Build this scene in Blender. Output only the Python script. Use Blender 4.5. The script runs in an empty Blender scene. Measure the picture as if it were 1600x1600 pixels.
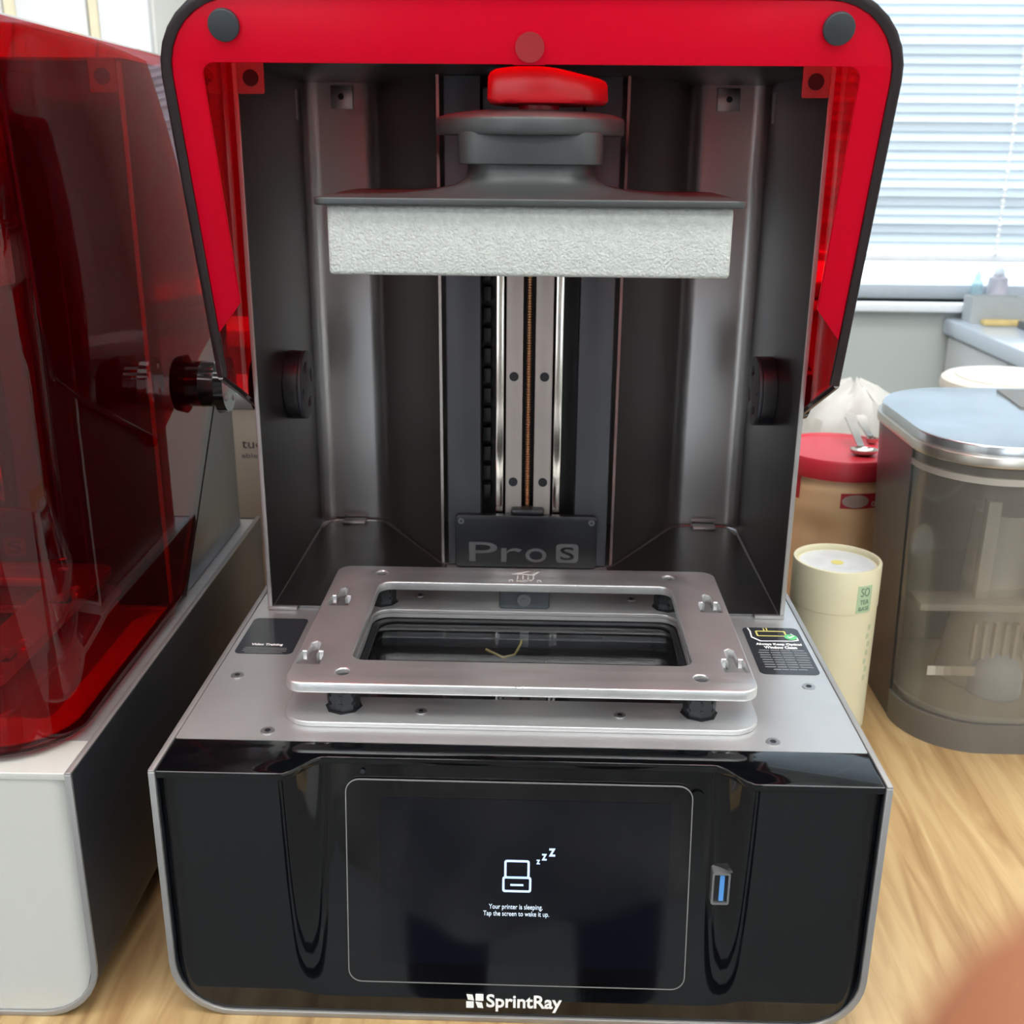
import bpy, bmesh, math, random
from mathutils import Matrix, Vector
random.seed(7)
S = bpy.context.scene
COL = S.collection
R90 = math.pi / 2
DESK = 0.75            # desk surface above the floor
HB = 0.154             # height of a printer base; its deck top is the measuring datum
DK = DESK + HB         # world height of the deck

# ------------------------------------------------------------------ camera
cam_d = bpy.data.cameras.new('camera')
cam = bpy.data.objects.new('camera', cam_d)
COL.objects.link(cam)
RC = ((0.99956021, 0.01685284, -0.02440034), (0.02847186, -0.31533797, 0.94855222), (0.00829145, -0.94882978, -0.31567912))
cam.matrix_world = Matrix((
    (RC[0][0], -RC[0][1], -RC[0][2], 0.0083667),
    (RC[1][0], -RC[1][1], -RC[1][2], -0.48011007),
    (RC[2][0], -RC[2][1], -RC[2][2], 0.30388621 + DK),
    (0, 0, 0, 1)))
cam_d.sensor_width = 36
cam_d.lens = 36 * 1692.49 / 1600
cam_d.clip_start = 0.005
cam_d.dof.use_dof = True
cam_d.dof.focus_distance = 0.62
cam_d.dof.aperture_fstop = 16
S.camera = cam

# ------------------------------------------------------------------ world, exposure
W = bpy.data.worlds.new('daylight')
S.world = W
W.use_nodes = True
wn = W.node_tree.nodes
wb = wn['Background']
wb.inputs[0].default_value = (0.86, 0.94, 1.0, 1)
wb.inputs[1].default_value = 2.6
vs = S.view_settings
vs.view_transform = 'Standard'
vs.look = 'None'
vs.gamma = 1
vs.use_curve_mapping = False
vs.exposure = 0.42
LAMP_POWER = 5.5
S.cycles.transparent_max_bounces = 40
S.cycles.max_bounces = 14
S.cycles.sample_clamp_indirect = 6

# ------------------------------------------------------------------ materials
def mat(name, col, rough=0.5, metal=0.0, var=0.06, scale=40, bump=0.0, bscale=200, coat=0.0, stretch=(1, 1, 1), spec=0.5, emit=None, es=0.0, rv=0.15):
    m = bpy.data.materials.new(name)
    m.use_nodes = True
    nt = m.node_tree
    b = nt.nodes['Principled BSDF']
    b.inputs['Metallic'].default_value = metal
    b.inputs['Coat Weight'].default_value = coat
    b.inputs['Coat Roughness'].default_value = 0.04
    b.inputs['Specular IOR Level'].default_value = spec
    tc = nt.nodes.new('ShaderNodeTexCoord')
    mp = nt.nodes.new('ShaderNodeMapping')
    mp.inputs['Scale'].default_value = stretch
    nz = nt.nodes.new('ShaderNodeTexNoise')
    nz.inputs['Scale'].default_value = scale
    nz.inputs['Detail'].default_value = 4
    nt.links.new(tc.outputs['Object'], mp.inputs[0])
    nt.links.new(mp.outputs[0], nz.inputs['Vector'])
    rp = nt.nodes.new('ShaderNodeValToRGB')
    a = [max(0, c * (1 - var)) for c in col]
    d = [min(1, c * (1 + var)) for c in col]
    rp.color_ramp.elements[0].position = 0.3
    rp.color_ramp.elements[1].position = 0.7
    rp.color_ramp.elements[0].color = (*a, 1)
    rp.color_ramp.elements[1].color = (*d, 1)
    nt.links.new(nz.outputs['Fac'], rp.inputs[0])
    nt.links.new(rp.outputs[0], b.inputs['Base Color'])
    mr = nt.nodes.new('ShaderNodeMapRange')
    mr.inputs['To Min'].default_value = rough * (1 - rv)
    mr.inputs['To Max'].default_value = min(1, rough * (1 + rv))
    nt.links.new(nz.outputs['Fac'], mr.inputs[0])
    nt.links.new(mr.outputs[0], b.inputs['Roughness'])
    if bump:
        n2 = nt.nodes.new('ShaderNodeTexNoise')
        n2.inputs['Scale'].default_value = bscale
        nt.links.new(mp.outputs[0], n2.inputs['Vector'])
        bp = nt.nodes.new('ShaderNodeBump')
        bp.inputs['Strength'].default_value = bump
        bp.inputs['Distance'].default_value = 0.002
        nt.links.new(n2.outputs['Fac'], bp.inputs['Height'])
        nt.links.new(bp.outputs[0], b.inputs['Normal'])
    if emit:
        b.inputs['Emission Color'].default_value = (*emit, 1)
        b.inputs['Emission Strength'].default_value = es
    return m

def clear_mat(name, tint, body, bodymix=0.08, rough=0.03, ior=1.5, trans=0.0):
    """tinted clear plastic: transparent with a fresnel gloss and a little body colour"""
    m = bpy.data.materials.new(name)
    m.use_nodes = True
    nt = m.node_tree
    for n in list(nt.nodes):
        nt.nodes.remove(n)
    out = nt.nodes.new('ShaderNodeOutputMaterial')
    tr = nt.nodes.new('ShaderNodeBsdfTransparent')
    tr.inputs[0].default_value = (*tint, 1)
    gl = nt.nodes.new('ShaderNodeBsdfGlossy')
    gl.inputs['Roughness'].default_value = rough
    df = nt.nodes.new('ShaderNodeBsdfDiffuse')
    nz = nt.nodes.new('ShaderNodeTexNoise')
    nz.inputs['Scale'].default_value = 25
    rp = nt.nodes.new('ShaderNodeValToRGB')
    rp.color_ramp.elements[0].color = (*[c * 0.9 for c in body], 1)
    rp.color_ramp.elements[1].color = (*body, 1)
    nt.links.new(nz.outputs['Fac'], rp.inputs[0])
    nt.links.new(rp.outputs[0], df.inputs[0])
    bodysh = df
    if trans:
        tl = nt.nodes.new('ShaderNodeBsdfTranslucent')
        nt.links.new(rp.outputs[0], tl.inputs[0])
        mx = nt.nodes.new('ShaderNodeMixShader')
        mx.inputs[0].default_value = trans
        nt.links.new(df.outputs[0], mx.inputs[1])
        nt.links.new(tl.outputs[0], mx.inputs[2])
        bodysh = mx
    m1 = nt.nodes.new('ShaderNodeMixShader')
    m1.inputs[0].default_value = bodymix
    nt.links.new(tr.outputs[0], m1.inputs[1])
    nt.links.new(bodysh.outputs[0], m1.inputs[2])
    fr = nt.nodes.new('ShaderNodeFresnel')
    ge = nt.nodes.new('ShaderNodeNewGeometry')       # same gloss on the inner face (no total reflection inside a thin wall)
    im = nt.nodes.new('ShaderNodeMath')
    im.operation = 'MULTIPLY_ADD'
    im.inputs[1].default_value = 1 / ior - ior
    im.inputs[2].default_value = ior
    nt.links.new(ge.outputs['Backfacing'], im.inputs[0])
    nt.links.new(im.outputs[0], fr.inputs['IOR'])
    m2 = nt.nodes.new('ShaderNodeMixShader')
    nt.links.new(fr.outputs[0], m2.inputs[0])
    nt.links.new(m1.outputs[0], m2.inputs[1])
    nt.links.new(gl.outputs[0], m2.inputs[2])
    nt.links.new(m2.outputs[0], out.inputs[0])
    return m

def wood_mat():
    m = bpy.data.materials.new('pale_wood')
    m.use_nodes = True
    nt = m.node_tree
    b = nt.nodes['Principled BSDF']
    b.inputs['Roughness'].default_value = 0.42
    tc = nt.nodes.new('ShaderNodeTexCoord')
    mp = nt.nodes.new('ShaderNodeMapping')
    mp.inputs['Scale'].default_value = (1, 0.09, 1)
    n1 = nt.nodes.new('ShaderNodeTexNoise')
    n1.inputs['Scale'].default_value = 75
    n1.inputs['Detail'].default_value = 7
    n1.inputs['Distortion'].default_value = 0.9
    nt.links.new(tc.outputs['Object'], mp.inputs[0])
    nt.links.new(mp.outputs[0], n1.inputs['Vector'])
    n2 = nt.nodes.new('ShaderNodeTexNoise')
    n2.inputs['Scale'].default_value = 7
    n2.inputs['Detail'].default_value = 3
    nt.links.new(mp.outputs[0], n2.inputs['Vector'])
    ad = nt.nodes.new('ShaderNodeMath')
    ad.operation = 'MULTIPLY_ADD'
    ad.inputs[1].default_value = 0.75
    nt.links.new(n1.outputs['Fac'], ad.inputs[0])
    ml = nt.nodes.new('ShaderNodeMath')
    ml.operation = 'MULTIPLY'
    ml.inputs[1].default_value = 0.25
    nt.links.new(n2.outputs['Fac'], ml.inputs[0])
    nt.links.new(ml.outputs[0], ad.inputs[2])
    rp = nt.nodes.new('ShaderNodeValToRGB')
    e = rp.color_ramp.elements
    e[0].position = 0.34
    e[0].color = (0.28, 0.155, 0.062, 1)
    e[1].position = 0.68
    e[1].color = (0.54, 0.385, 0.19, 1)
    k = e.new(0.5)
    k.color = (0.43, 0.28, 0.125, 1)
    nt.links.new(ad.outputs[0], rp.inputs[0])
    nt.links.new(rp.outputs[0], b.inputs['Base Color'])
    bp = nt.nodes.new('ShaderNodeBump')
    bp.inputs['Strength'].default_value = 0.06
    bp.inputs['Distance'].default_value = 0.001
    nt.links.new(n1.outputs['Fac'], bp.inputs['Height'])
    nt.links.new(bp.outputs[0], b.inputs['Normal'])
    return m

M = {}
M['wood'] = wood_mat()
M['deck'] = mat('brushed_grey_metal', (0.60, 0.605, 0.61), 0.36, 0.72, 0.05, 20, 0.03, 600)
M['alu'] = mat('anodised_aluminium', (0.74, 0.745, 0.75), 0.36, 0.85, 0.06, 30, 0.05, 900)
M['edge'] = mat('light_grey_trim', (0.36, 0.355, 0.35), 0.38, 0.6, 0.04)
M['side'] = mat('charcoal_side', (0.022, 0.025, 0.031), 0.42, 0.0, 0.15, 15)
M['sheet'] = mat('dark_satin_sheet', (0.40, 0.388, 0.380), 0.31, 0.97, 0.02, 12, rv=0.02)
M['sidesheet'] = mat('darker_satin_sheet', (0.15, 0.148, 0.15), 0.34, 0.96, 0.02, 12, rv=0.02)  # darker base colour than the back sheet
M['column'] = mat('slate_column', (0.055, 0.065, 0.075), 0.42, 0.2, 0.10, 10)
M['black'] = mat('black_plastic', (0.016, 0.018, 0.022), 0.38, 0.0, 0.15)
M['gloss'] = mat('gloss_black', (0.0025, 0.003, 0.004), 0.07, 0.0, 0.2, 8, coat=0.25)
M['glass'] = mat('screen_glass', (0.003, 0.003, 0.004), 0.05, 0.0, 0.2, 8, coat=0.3)
M['display'] = mat('sleeping_display', (0.003, 0.0035, 0.006), 0.06, 0.0, 0.1, 6, emit=(0.25, 0.32, 0.7), es=0.002)
M['icon'] = mat('icon_light', (0.5, 0.65, 0.9), 0.5, emit=(0.42, 0.60, 0.95), es=0.55)
M['glyph'] = mat('text_light', (0.7, 0.8, 0.9), 0.5, emit=(0.55, 0.68, 0.9), es=0.35)
M['white'] = mat('white_panel', (0.53, 0.53, 0.495), 0.22, 0.0, 0.02, 6, coat=0.3)
M['logo'] = mat('white_print', (0.92, 0.93, 0.94), 0.4, 0.0, 0.02)
M['print'] = mat('white_lettering', (0.95, 0.95, 0.95), 0.7, 0.0, 0.02)
M['faint'] = mat('faint_print', (0.20, 0.21, 0.22), 0.5, 0.0, 0.1)
M['sticker'] = mat('dark_sticker', (0.030, 0.033, 0.040), 0.16, 0.0, 0.1, 10)
M['yellow'] = mat('yellow_print', (0.70, 0.62, 0.18), 0.5)
M['green'] = mat('green_print', (0.12, 0.55, 0.22), 0.5)
M['screw'] = mat('screw_steel', (0.45, 0.45, 0.46), 0.3, 0.9)
M['dscrew'] = mat('black_screw', (0.03, 0.035, 0.04), 0.3, 0.6)
M['chrome'] = mat('polished_rail', (0.75, 0.72, 0.66), 0.16, 1.0, 0.03)
M['plate'] = mat('rail_plate', (0.43, 0.42, 0.39), 0.45, 0.5, 0.05)
M['bronze'] = mat('bronze_screw', (0.42, 0.25, 0.13), 0.32, 0.9, 0.1)
M['cover'] = mat('cover_black', (0.009, 0.011, 0.014), 0.30, 0.0, 0.1)
M['letter'] = mat('raised_letter', (0.105, 0.118, 0.125), 0.4, 0.0, 0.1)
M['head'] = mat('platform_grey', (0.050, 0.055, 0.056), 0.40, 0.15, 0.1, 30)
M['knob'] = mat('red_knob', (0.62, 0.010, 0.018), 0.34, 0.0, 0.08, 8)
M['block'] = mat('grained_white_block', (0.53, 0.555, 0.53), 0.75, 0.0, 0.10, 420, 0.5, 700)
M['hood'] = clear_mat('red_acrylic', (0.78, 0.03, 0.060), (0.40, 0.008, 0.02), 0.02, 0.02, 1.52)
M['flange'] = clear_mat('red_flange', (0.75, 0.01, 0.03), (0.92, 0.005, 0.045), 0.80, 0.22, 1.22, 0.45)
M['hoodrim'] = mat('dark_rim', (0.020, 0.012, 0.014), 0.25, 0.0, 0.1, coat=0.3)
M['latch'] = mat('latch_red', (0.36, 0.020, 0.026), 0.45)
M['redlit_tab'] = mat('corner_tab_redlit', (0.27, 0.075, 0.08), 0.45)  # metal tab, red light through the hood put into its colour
M['bumper'] = mat('rubber_bumper', (0.030, 0.036, 0.042), 0.45)
M['clear'] = clear_mat('window_glass', (0.82, 0.83, 0.84), (0.3, 0.3, 0.3), 0.01, 0.02, 1.5)
M['pit'] = mat('optics_dark', (0.010, 0.011, 0.014), 0.5)
M['copper'] = mat('wire_yellow', (0.45, 0.36, 0.12), 0.5)
M['usb'] = mat('usb_blue', (0.10, 0.32, 0.75), 0.35)

# ------------------------------------------------------------------ geometry helpers
def link(name, me, m, parent=None, loc=(0, 0, 0), smooth=True, ang=38):
    if smooth:
        for p in me.polygons:
            p.use_smooth = True
        me.set_sharp_from_angle(angle=math.radians(ang))
    me.materials.clear()
    me.materials.append(M[m] if isinstance(m, str) else m)
    o = bpy.data.objects.new(name, me)
    COL.objects.link(o)
    o.location = loc
    if parent:
        o.parent = parent
    return o

def bmo(name, bm, m, parent=None, loc=(0, 0, 0), smooth=True, ang=38):
    bmesh.ops.recalc_face_normals(bm, faces=bm.faces)
    me = bpy.data.meshes.new(name)
    bm.to_mesh(me)
    bm.free()
    return link(name, me, m, parent, loc, smooth, ang)

def box(bm, x0, x1, y0, y1, z0, z1, bev=0.0, seg=2):
    r = bmesh.ops.create_cube(bm, size=1)
    vs_ = r['verts']
    for v in vs_:
        v.co = Vector((x0 + (v.co.x + .5) * (x1 - x0), y0 + (v.co.y + .5) * (y1 - y0), z0 + (v.co.z + .5) * (z1 - z0)))
    if bev:
        es = list({e for v in vs_ for e in v.link_edges})
        bmesh.ops.bevel(bm, geom=es, offset=bev, segments=seg, affect='EDGES', profile=0.5)
    return bm

def nbox(*a, **k):
    return box(bmesh.new(), *a, **k)

def cyl(bm, p0, p1, r0, r1=None, seg=24, cap=True):
    r1 = r0 if r1 is None else r1
    p0, p1 = Vector(p0), Vector(p1)
    d = (p1 - p0).normalized()
    a = d.orthogonal().normalized()
    b = d.cross(a)
    A = [bm.verts.new(p0 + (a * math.cos(t) + b * math.sin(t)) * r0) for t in [2 * math.pi * i / seg for i in range(seg)]]
    B = [bm.verts.new(p1 + (a * math.cos(t) + b * math.sin(t)) * r1) for t in [2 * math.pi * i / seg for i in range(seg)]]
    for i in range(seg):
        bm.faces.new((A[i], A[(i + 1) % seg], B[(i + 1) % seg], B[i]))
    if cap:
        bm.faces.new(A[::-1])
        bm.faces.new(B)
    return bm

def lathe(bm, prof, c=(0, 0, 0), seg=40, axis='Z', fn=None):
    """revolve (r, h) pairs; fn(angle, h) may scale the radius"""
    rings = []
    for r, h in prof:
        ring = []
        for i in range(seg):
            t = 2 * math.pi * i / seg
            rr = r * (fn(t, h) if fn else 1)
            if axis == 'Z':
                p = (c[0] + rr * math.cos(t), c[1] + rr * math.sin(t), c[2] + h)
            else:
                p = (c[0] + h, c[1] + rr * math.cos(t), c[2] + rr * math.sin(t))
            ring.append(bm.verts.new(p))
        rings.append(ring)
    for a, b in zip(rings, rings[1:]):
        for i in range(seg):
            bm.faces.new((a[i], a[(i + 1) % seg], b[(i + 1) % seg], b[i]))
    bm.faces.new(rings[0][::-1])
    bm.faces.new(rings[-1])
    return bm

def tube(bm, pts, r, seg=8):
    pts = [Vector(p) for p in pts]
    rings = []
    a = None
    for i, p in enumerate(pts):
        d = (pts[min(i + 1, len(pts) - 1)] - pts[max(i - 1, 0)]).normalized()
        a = d.orthogonal().normalized() if a is None else (a - d * a.dot(d)).normalized()
        b = d.cross(a)
        rr = r[i] if isinstance(r, (list, tuple)) else r
        rings.append([bm.verts.new(p + (a * math.cos(2 * math.pi * k / seg) + b * math.sin(2 * math.pi * k / seg)) * rr) for k in range(seg)])
    for A, B in zip(rings, rings[1:]):
        for i in range(seg):
            bm.faces.new((A[i], A[(i + 1) % seg], B[(i + 1) % seg], B[i]))
    bm.faces.new(rings[0][::-1])
    bm.faces.new(rings[-1])
    return bm

def rrect(x0, x1, y0, y1, r, n=6):
    rs = r if isinstance(r, (list, tuple)) else (r, r, r, r)      # corners: x1y1, x0y1, x0y0, x1y0
    out = []
    for (cx, cy, a0), q in zip(((x1, y1, 0), (x0, y1, R90), (x0, y0, 2 * R90), (x1, y0, 3 * R90)), rs):
        sx = -1 if cx == x1 else 1
        sy = -1 if cy == y1 else 1
        ox, oy = cx + sx * q, cy + sy * q
        if q == 0:
            out.append((cx, cy))
            continue
        for i in range(n + 1):
            t = a0 + R90 * i / n
            out.append((ox + q * math.cos(t), oy + q * math.sin(t)))
    return out

def circ(cx, cy, r, n=28):
    return [(cx + r * math.cos(2 * math.pi * i / n), cy + r * math.sin(2 * math.pi * i / n)) for i in range(n)]

def curve_mesh(cu):
    o = bpy.data.objects.new('tmp', cu)
    me = bpy.data.meshes.new_from_object(o)
    bpy.data.objects.remove(o)
    bpy.data.curves.remove(cu)
    return me

def plate(name, loops, z0, z1, m, parent=None, mx=None, bev=0.0, loc=(0, 0, 0)):
    """flat plate from closed 2-D loops (inner loops are holes), z0..z1 thick, optionally turned by mx"""
    cu = bpy.data.curves.new(name, 'CURVE')
    cu.dimensions = '2D'
    cu.fill_mode = 'BOTH'
    for lp in loops:
        sp = cu.splines.new('POLY')
        sp.points.add(len(lp) - 1)
        for p, q in zip(sp.points, lp):
            p.co = (q[0], q[1], 0, 1)
        sp.use_cyclic_u = True
    cu.extrude = max((z1 - z0) / 2 - bev, 0)
    if bev:
        cu.bevel_depth = bev
        cu.bevel_resolution = 2
        cu.offset = -bev
    me = curve_mesh(cu)
    T = Matrix.Translation((0, 0, (z0 + z1) / 2))
    me.transform((mx @ T) if mx else T)
    bm = bmesh.new()
    bm.from_mesh(me)
    bmesh.ops.remove_doubles(bm, verts=bm.verts, dist=1e-6)
    bmesh.ops.recalc_face_normals(bm, faces=bm.faces)
    bm.to_mesh(me)
    bm.free()
    return link(name, me, m, parent, loc, True, 30)

def text(name, body, x0, x1, y0, y1, m, parent, mx, ext=0.0001, bold=0.0, loc=(0, 0, 0)):
    cu = bpy.data.curves.new(name, 'FONT')
    cu.body = body
    cu.align_x = 'CENTER'
    cu.offset = bold
    cu.resolution_u = 4
    cu.extrude = 0.01
    me = curve_mesh(cu)
    xs = [v.co.x for v in me.vertices]
    ys = [v.co.y for v in me.vertices]
    a0, a1, b0, b1 = min(xs), max(xs), min(ys), max(ys)
    for v in me.vertices:
        v.co = Vector((x0 + (v.co.x - a0) / (a1 - a0) * (x1 - x0), y0 + (v.co.y - b0) / (b1 - b0) * (y1 - y0), (v.co.z + 0.01) / 0.02 * ext))
    me.transform(mx)
    me.update()
    return link(name, me, m, parent, loc, False)

def top_mx(z):
    return Matrix.Translation((0, 0, z))

def front_mx(y):                     # local XY -> world XZ, facing -Y
    return Matrix.Translation((0, y, 0)) @ Matrix.Rotation(R90, 4, 'X')

def thing(name, label, cat, loc=(0, 0, 0), rz=0.0, group=None):
    o = bpy.data.objects.new(name, None)
    COL.objects.link(o)
    o.empty_display_size = 0.05
    o.location = loc
    o.rotation_euler = (0, 0, rz)
    return tag(o, label, cat, group)

def tag(o, label, cat, group=None):
    o['label'] = label
    o['category'] = cat
    if group:
        o['group'] = group
    return o

def struct(name, bm, m, parent=None):
    o = bmo(name, bm, m, parent)
    if not parent:
        o['kind'] = 'structure'
    return o

def lab(o, s):
    o['label'] = s
    return o

def fillet(pts, rad, n=7):
    """round the inner corners of a polyline"""
    out = [Vector(pts[0])]
    for a, b, c, r in zip(pts, pts[1:], pts[2:], rad):
        a, b, c = Vector(a), Vector(b), Vector(c)
        u, v = (a - b).normalized(), (c - b).normalized()
        th = u.angle(v)
        d = r / math.tan(th / 2)
        p, q = b + u * d, b + v * d
        o = b + (u + v).normalized() * (r / math.sin(th / 2))
        a0 = p - o
        ang = math.pi - th
        sgn = 1 if (u.x * v.y - u.y * v.x) < 0 else -1
        for i in range(n + 1):
            t = sgn * ang * i / n
            out.append(o + Vector((a0.x * math.cos(t) - a0.y * math.sin(t), a0.x * math.sin(t) + a0.y * math.cos(t))))
    out.append(Vector(pts[-1]))
    return out

def sheet(name, path, z0, z1, th, m, parent, loc=(0, 0, 0)):
    """a folded sheet: plan path extruded upwards with thickness th to its left"""
    P = [Vector(p) for p in path]
    nrm = []
    for i in range(len(P)):
        d = (P[min(i + 1, len(P) - 1)] - P[max(i - 1, 0)]).normalized()
        nrm.append(Vector((-d.y, d.x)))
    Q = [p + n * th for p, n in zip(P, nrm)]
    bm = bmesh.new()
    rows = []
    for p, q in zip(P, Q):
        rows.append([bm.verts.new((p.x, p.y, z0)), bm.verts.new((p.x, p.y, z1)), bm.verts.new((q.x, q.y, z1)), bm.verts.new((q.x, q.y, z0))])
    for a, b in zip(rows, rows[1:]):
        for k in range(4):
            bm.faces.new((a[k], a[(k + 1) % 4], b[(k + 1) % 4], b[k]))
    bm.faces.new(rows[0][::-1])
    bm.faces.new(rows[-1])
    return bmo(name, bm, m, parent, loc)

def sstep(t):
    t = max(0.0, min(1.0, t))
    return t * t * (3 - 2 * t)

# ================================================================== THE ROOM
M['wall'] = mat('pale_grey_wall', (0.47, 0.50, 0.475), 0.8, 0.0, 0.03, 3, 0.05, 60)
M['warmwall'] = mat('white_wall', (0.72, 0.72, 0.69), 0.8, 0.0, 0.03, 3)
M['floor'] = mat('grey_vinyl', (0.12, 0.115, 0.11), 0.5, 0.0, 0.1, 5)
M['ceil'] = mat('white_ceiling', (0.80, 0.80, 0.79), 0.9, 0.0, 0.02, 4)
M['cabwhite'] = mat('white_laminate', (0.70, 0.72, 0.74), 0.35, 0.0, 0.02, 4)
M['cream'] = mat('cream_strip', (0.72, 0.66, 0.48), 0.5, 0.0, 0.04)
M['frame'] = mat('window_frame', (0.55, 0.60, 0.66), 0.4, 0.0, 0.04)
M['sill'] = mat('sill_white', (0.80, 0.84, 0.88), 0.3, 0.0, 0.03)
M['lamp'] = mat('lamp_diffuser', (0.9, 0.9, 0.9), 0.6, emit=(1.0, 0.985, 0.95), es=LAMP_POWER)
YW = 1.90                                            # inner face of the window wall
X0, X1, Y0 = -2.1, 1.52, -2.6
ZC = 2.6
struct('floor', nbox(X0, X1, Y0, YW, -0.05, 0), 'floor')
struct('ceiling', nbox(X0, X1, Y0, YW, ZC, ZC + .05), 'ceil')
struct('wall_left', nbox(X0 - .1, X0, Y0, YW, 0, ZC), 'warmwall')
struct('wall_right', nbox(X1, X1 + .1, Y0, YW, 0, ZC), 'warmwall')
bm = bmesh.new()                                     # wall behind the camera, its wide unseen window added for frontal light
box(bm, X0, -1.6, Y0 - .1, Y0, 0, ZC)
box(bm, 1.2, X1, Y0 - .1, Y0, 0, ZC)
box(bm, -1.6, 1.2, Y0 - .1, Y0, 0, 0.30)
box(bm, -1.6, 1.2, Y0 - .1, Y0, 2.25, ZC)
struct('wall_front', bm, 'warmwall')
win2 = struct('added_window', nbox(-1.6, 1.2, Y0 - .06, Y0 - .055, .30, 2.25), clear_mat('far_pane', (0.97, 0.98, 0.99), (.5, .5, .5), 0.0, 0.02, 1.3))
for q in ((-1.6, -1.55), (-.225, -.175), (1.15, 1.2)):
    bmo('frame_stile', nbox(*q, Y0 - .08, Y0 - .03, .30, 2.25, bev=.003), 'frame', win2)
# back wall with the window opening
WX0, WX1, WZ0, WZ1 = 0.05, 1.44, DK + 0.004, DK + 1.45
bm = bmesh.new()
box(bm, X0, WX0, YW, YW + .12, 0, ZC)
box(bm, WX1, X1, YW, YW + .12, 0, ZC)
box(bm, WX0, WX1, YW, YW + .12, 0, WZ0)
box(bm, WX0, WX1, YW, YW + .12, WZ1, ZC)
struct('wall_back', bm, 'wall')
win = struct('window_1', nbox(WX0, WX1, YW + .075, YW + .080, WZ0 + .03, WZ1 - .03), clear_mat('pane_glass', (0.97, 0.98, 0.99), (.5, .5, .5), 0.0, 0.02, 1.3))
for nm, q in (('frame_rail', (WX0, WX1, YW + .06, YW + .10, WZ0, WZ0 + .03)), ('frame_rail', (WX0, WX1, YW + .06, YW + .10, WZ1 - .03, WZ1)),
              ('frame_stile', (WX0, WX0 + .03, YW + .06, YW + .10, WZ0 + .03, WZ1 - .03)), ('frame_stile', (WX1 - .03, WX1, YW + .06, YW + .10, WZ0 + .03, WZ1 - .03))):
    bmo(nm, nbox(*q, bev=.003), 'frame', win)
o = struct('trim_1', nbox(WX0 - .03, WX1 + .03, YW - .03, YW + .06, WZ0 - .018, WZ0, bev=.003), 'sill')
# ceiling lamps; the pair over the desk is added to light the overshirt
lamp_n = 0
for (lx, ly, tag_) in ((-0.75, 0.55, 'added above the left printer'), (0.65, 0.55, 'added above the water dispenser'), (-0.75, -0.55, 'above and left of the camera'), (0.65, -0.55, 'above and right of the camera'), (-0.75, -1.8, 'at the far left behind the camera'), (0.65, -1.8, 'at the far right behind the camera')):
    t = thing('ceiling_lamp', 'flat rectangular ceiling lamp ' + tag_, 'lamp', (lx, ly, ZC - .045), 0, 'ceiling lamps')
    fr = bmesh.new()
    for q in ((-.62, .62, -.32, -.30), (-.62, .62, .30, .32), (-.62, -.60, -.30, .30), (.60, .62, -.30, .30)):
        box(fr, *q, 0, .045)
    bmo('frame', fr, 'sill', t)
    bmo('diffuser', nbox(-.60, .60, -.30, .30, .012, .02), 'lamp', t)

# blinds
M['slat'] = clear_mat('blind_slat', (0.9, 0.95, 1.0), (0.70, 0.75, 0.78), 0.92, 0.3, 1.3, 0.45)
bl = thing('venetian_blind', 'white horizontal slat blind lowered over the bright window', 'blind', (0, YW - .03, DK + 0.10))
pitch, nsl = 0.0181, 73
sl = bmesh.new()
pts = []
for i in range(7):
    u = -1 + 2 * i / 6
    pts.append((u * 0.0125, 0.0018 * (1 - u * u)))
rowsv = []
for xx in (WX0 + .01, WX1 - .01):
    rowsv.append([sl.verts.new((xx, p[0], p[1])) for p in pts])
for i in range(6):
    sl.faces.new((rowsv[0][i], rowsv[1][i], rowsv[1][i + 1], rowsv[0][i + 1]))
sr = bmesh.ops.solidify(sl, geom=list(sl.faces), thickness=0.0006)
me_sl = bpy.data.meshes.new('slat')
sl.to_mesh(me_sl)
sl.free()
for k in range(nsl):
    o = link('slat', me_sl, 'slat', bl, (0, 0, 0.022 + k * pitch)) if k == 0 else None
    if k == 0:
        s0 = o
    else:
        o = s0.copy()
        COL.objects.link(o)
        o.parent = bl
        o.location = (0, 0, 0.022 + k * pitch)
    o.rotation_euler = (math.radians(-60), 0, math.radians(random.uniform(-.05, .05)))
bmo('bottom_rail', nbox(WX0 + .01, WX1 - .01, -.012, .012, -.008, .008, bev=.003), 'sill', bl)
bmo('head_rail', nbox(WX0 + .01, WX1 - .01, -.018, .018, nsl * pitch + .02, nsl * pitch + .05, bev=.003), 'sill', bl)
for cx in (0.30, 1.20):
    bm = bmesh.new()
    tube(bm, [(cx, -.014, 0), (cx, -.014, nsl * pitch + .03)], .0012, 6)
    bmo('ladder_cord', bm, 'slat', bl)
bm = bmesh.new()
for k in range(110):
    bmesh.ops.create_icosphere(bm, subdivisions=1, radius=.0050, matrix=Matrix.Translation((0.945, -.026, .012 + k * .0115)))
cyl(bm, (0.945, -.026, .01), (0.945, -.026, 110 * .0115), .0012, seg=6)
lab(bmo('bead_chain', bm, mat('bead_white', (0.92, 0.94, 0.95), 0.4), bl), 'white beaded pull chain')

# tall cupboard at the upper left
cb = thing('tall_cupboard', 'tall white cupboard with cream edge strips behind the left printer', 'cupboard', (-1.13, 1.52, 0))
bmo('carcass', nbox(-.62, .47, 0, .36, 0, 2.2, bev=.002), 'warmwall', cb)
for a, b in ((-.62, .214), (.239, .359), (.380, .466)):
    bmo('door', nbox(a, b, -.018, 0, .02, 2.19, bev=.003), 'cabwhite', cb)
for a, b in ((.216, .237), (.361, .378)):
    bmo('edge_strip', nbox(a, b, -.012, 0, .02, 2.19, bev=.002), 'cream', cb)

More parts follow.
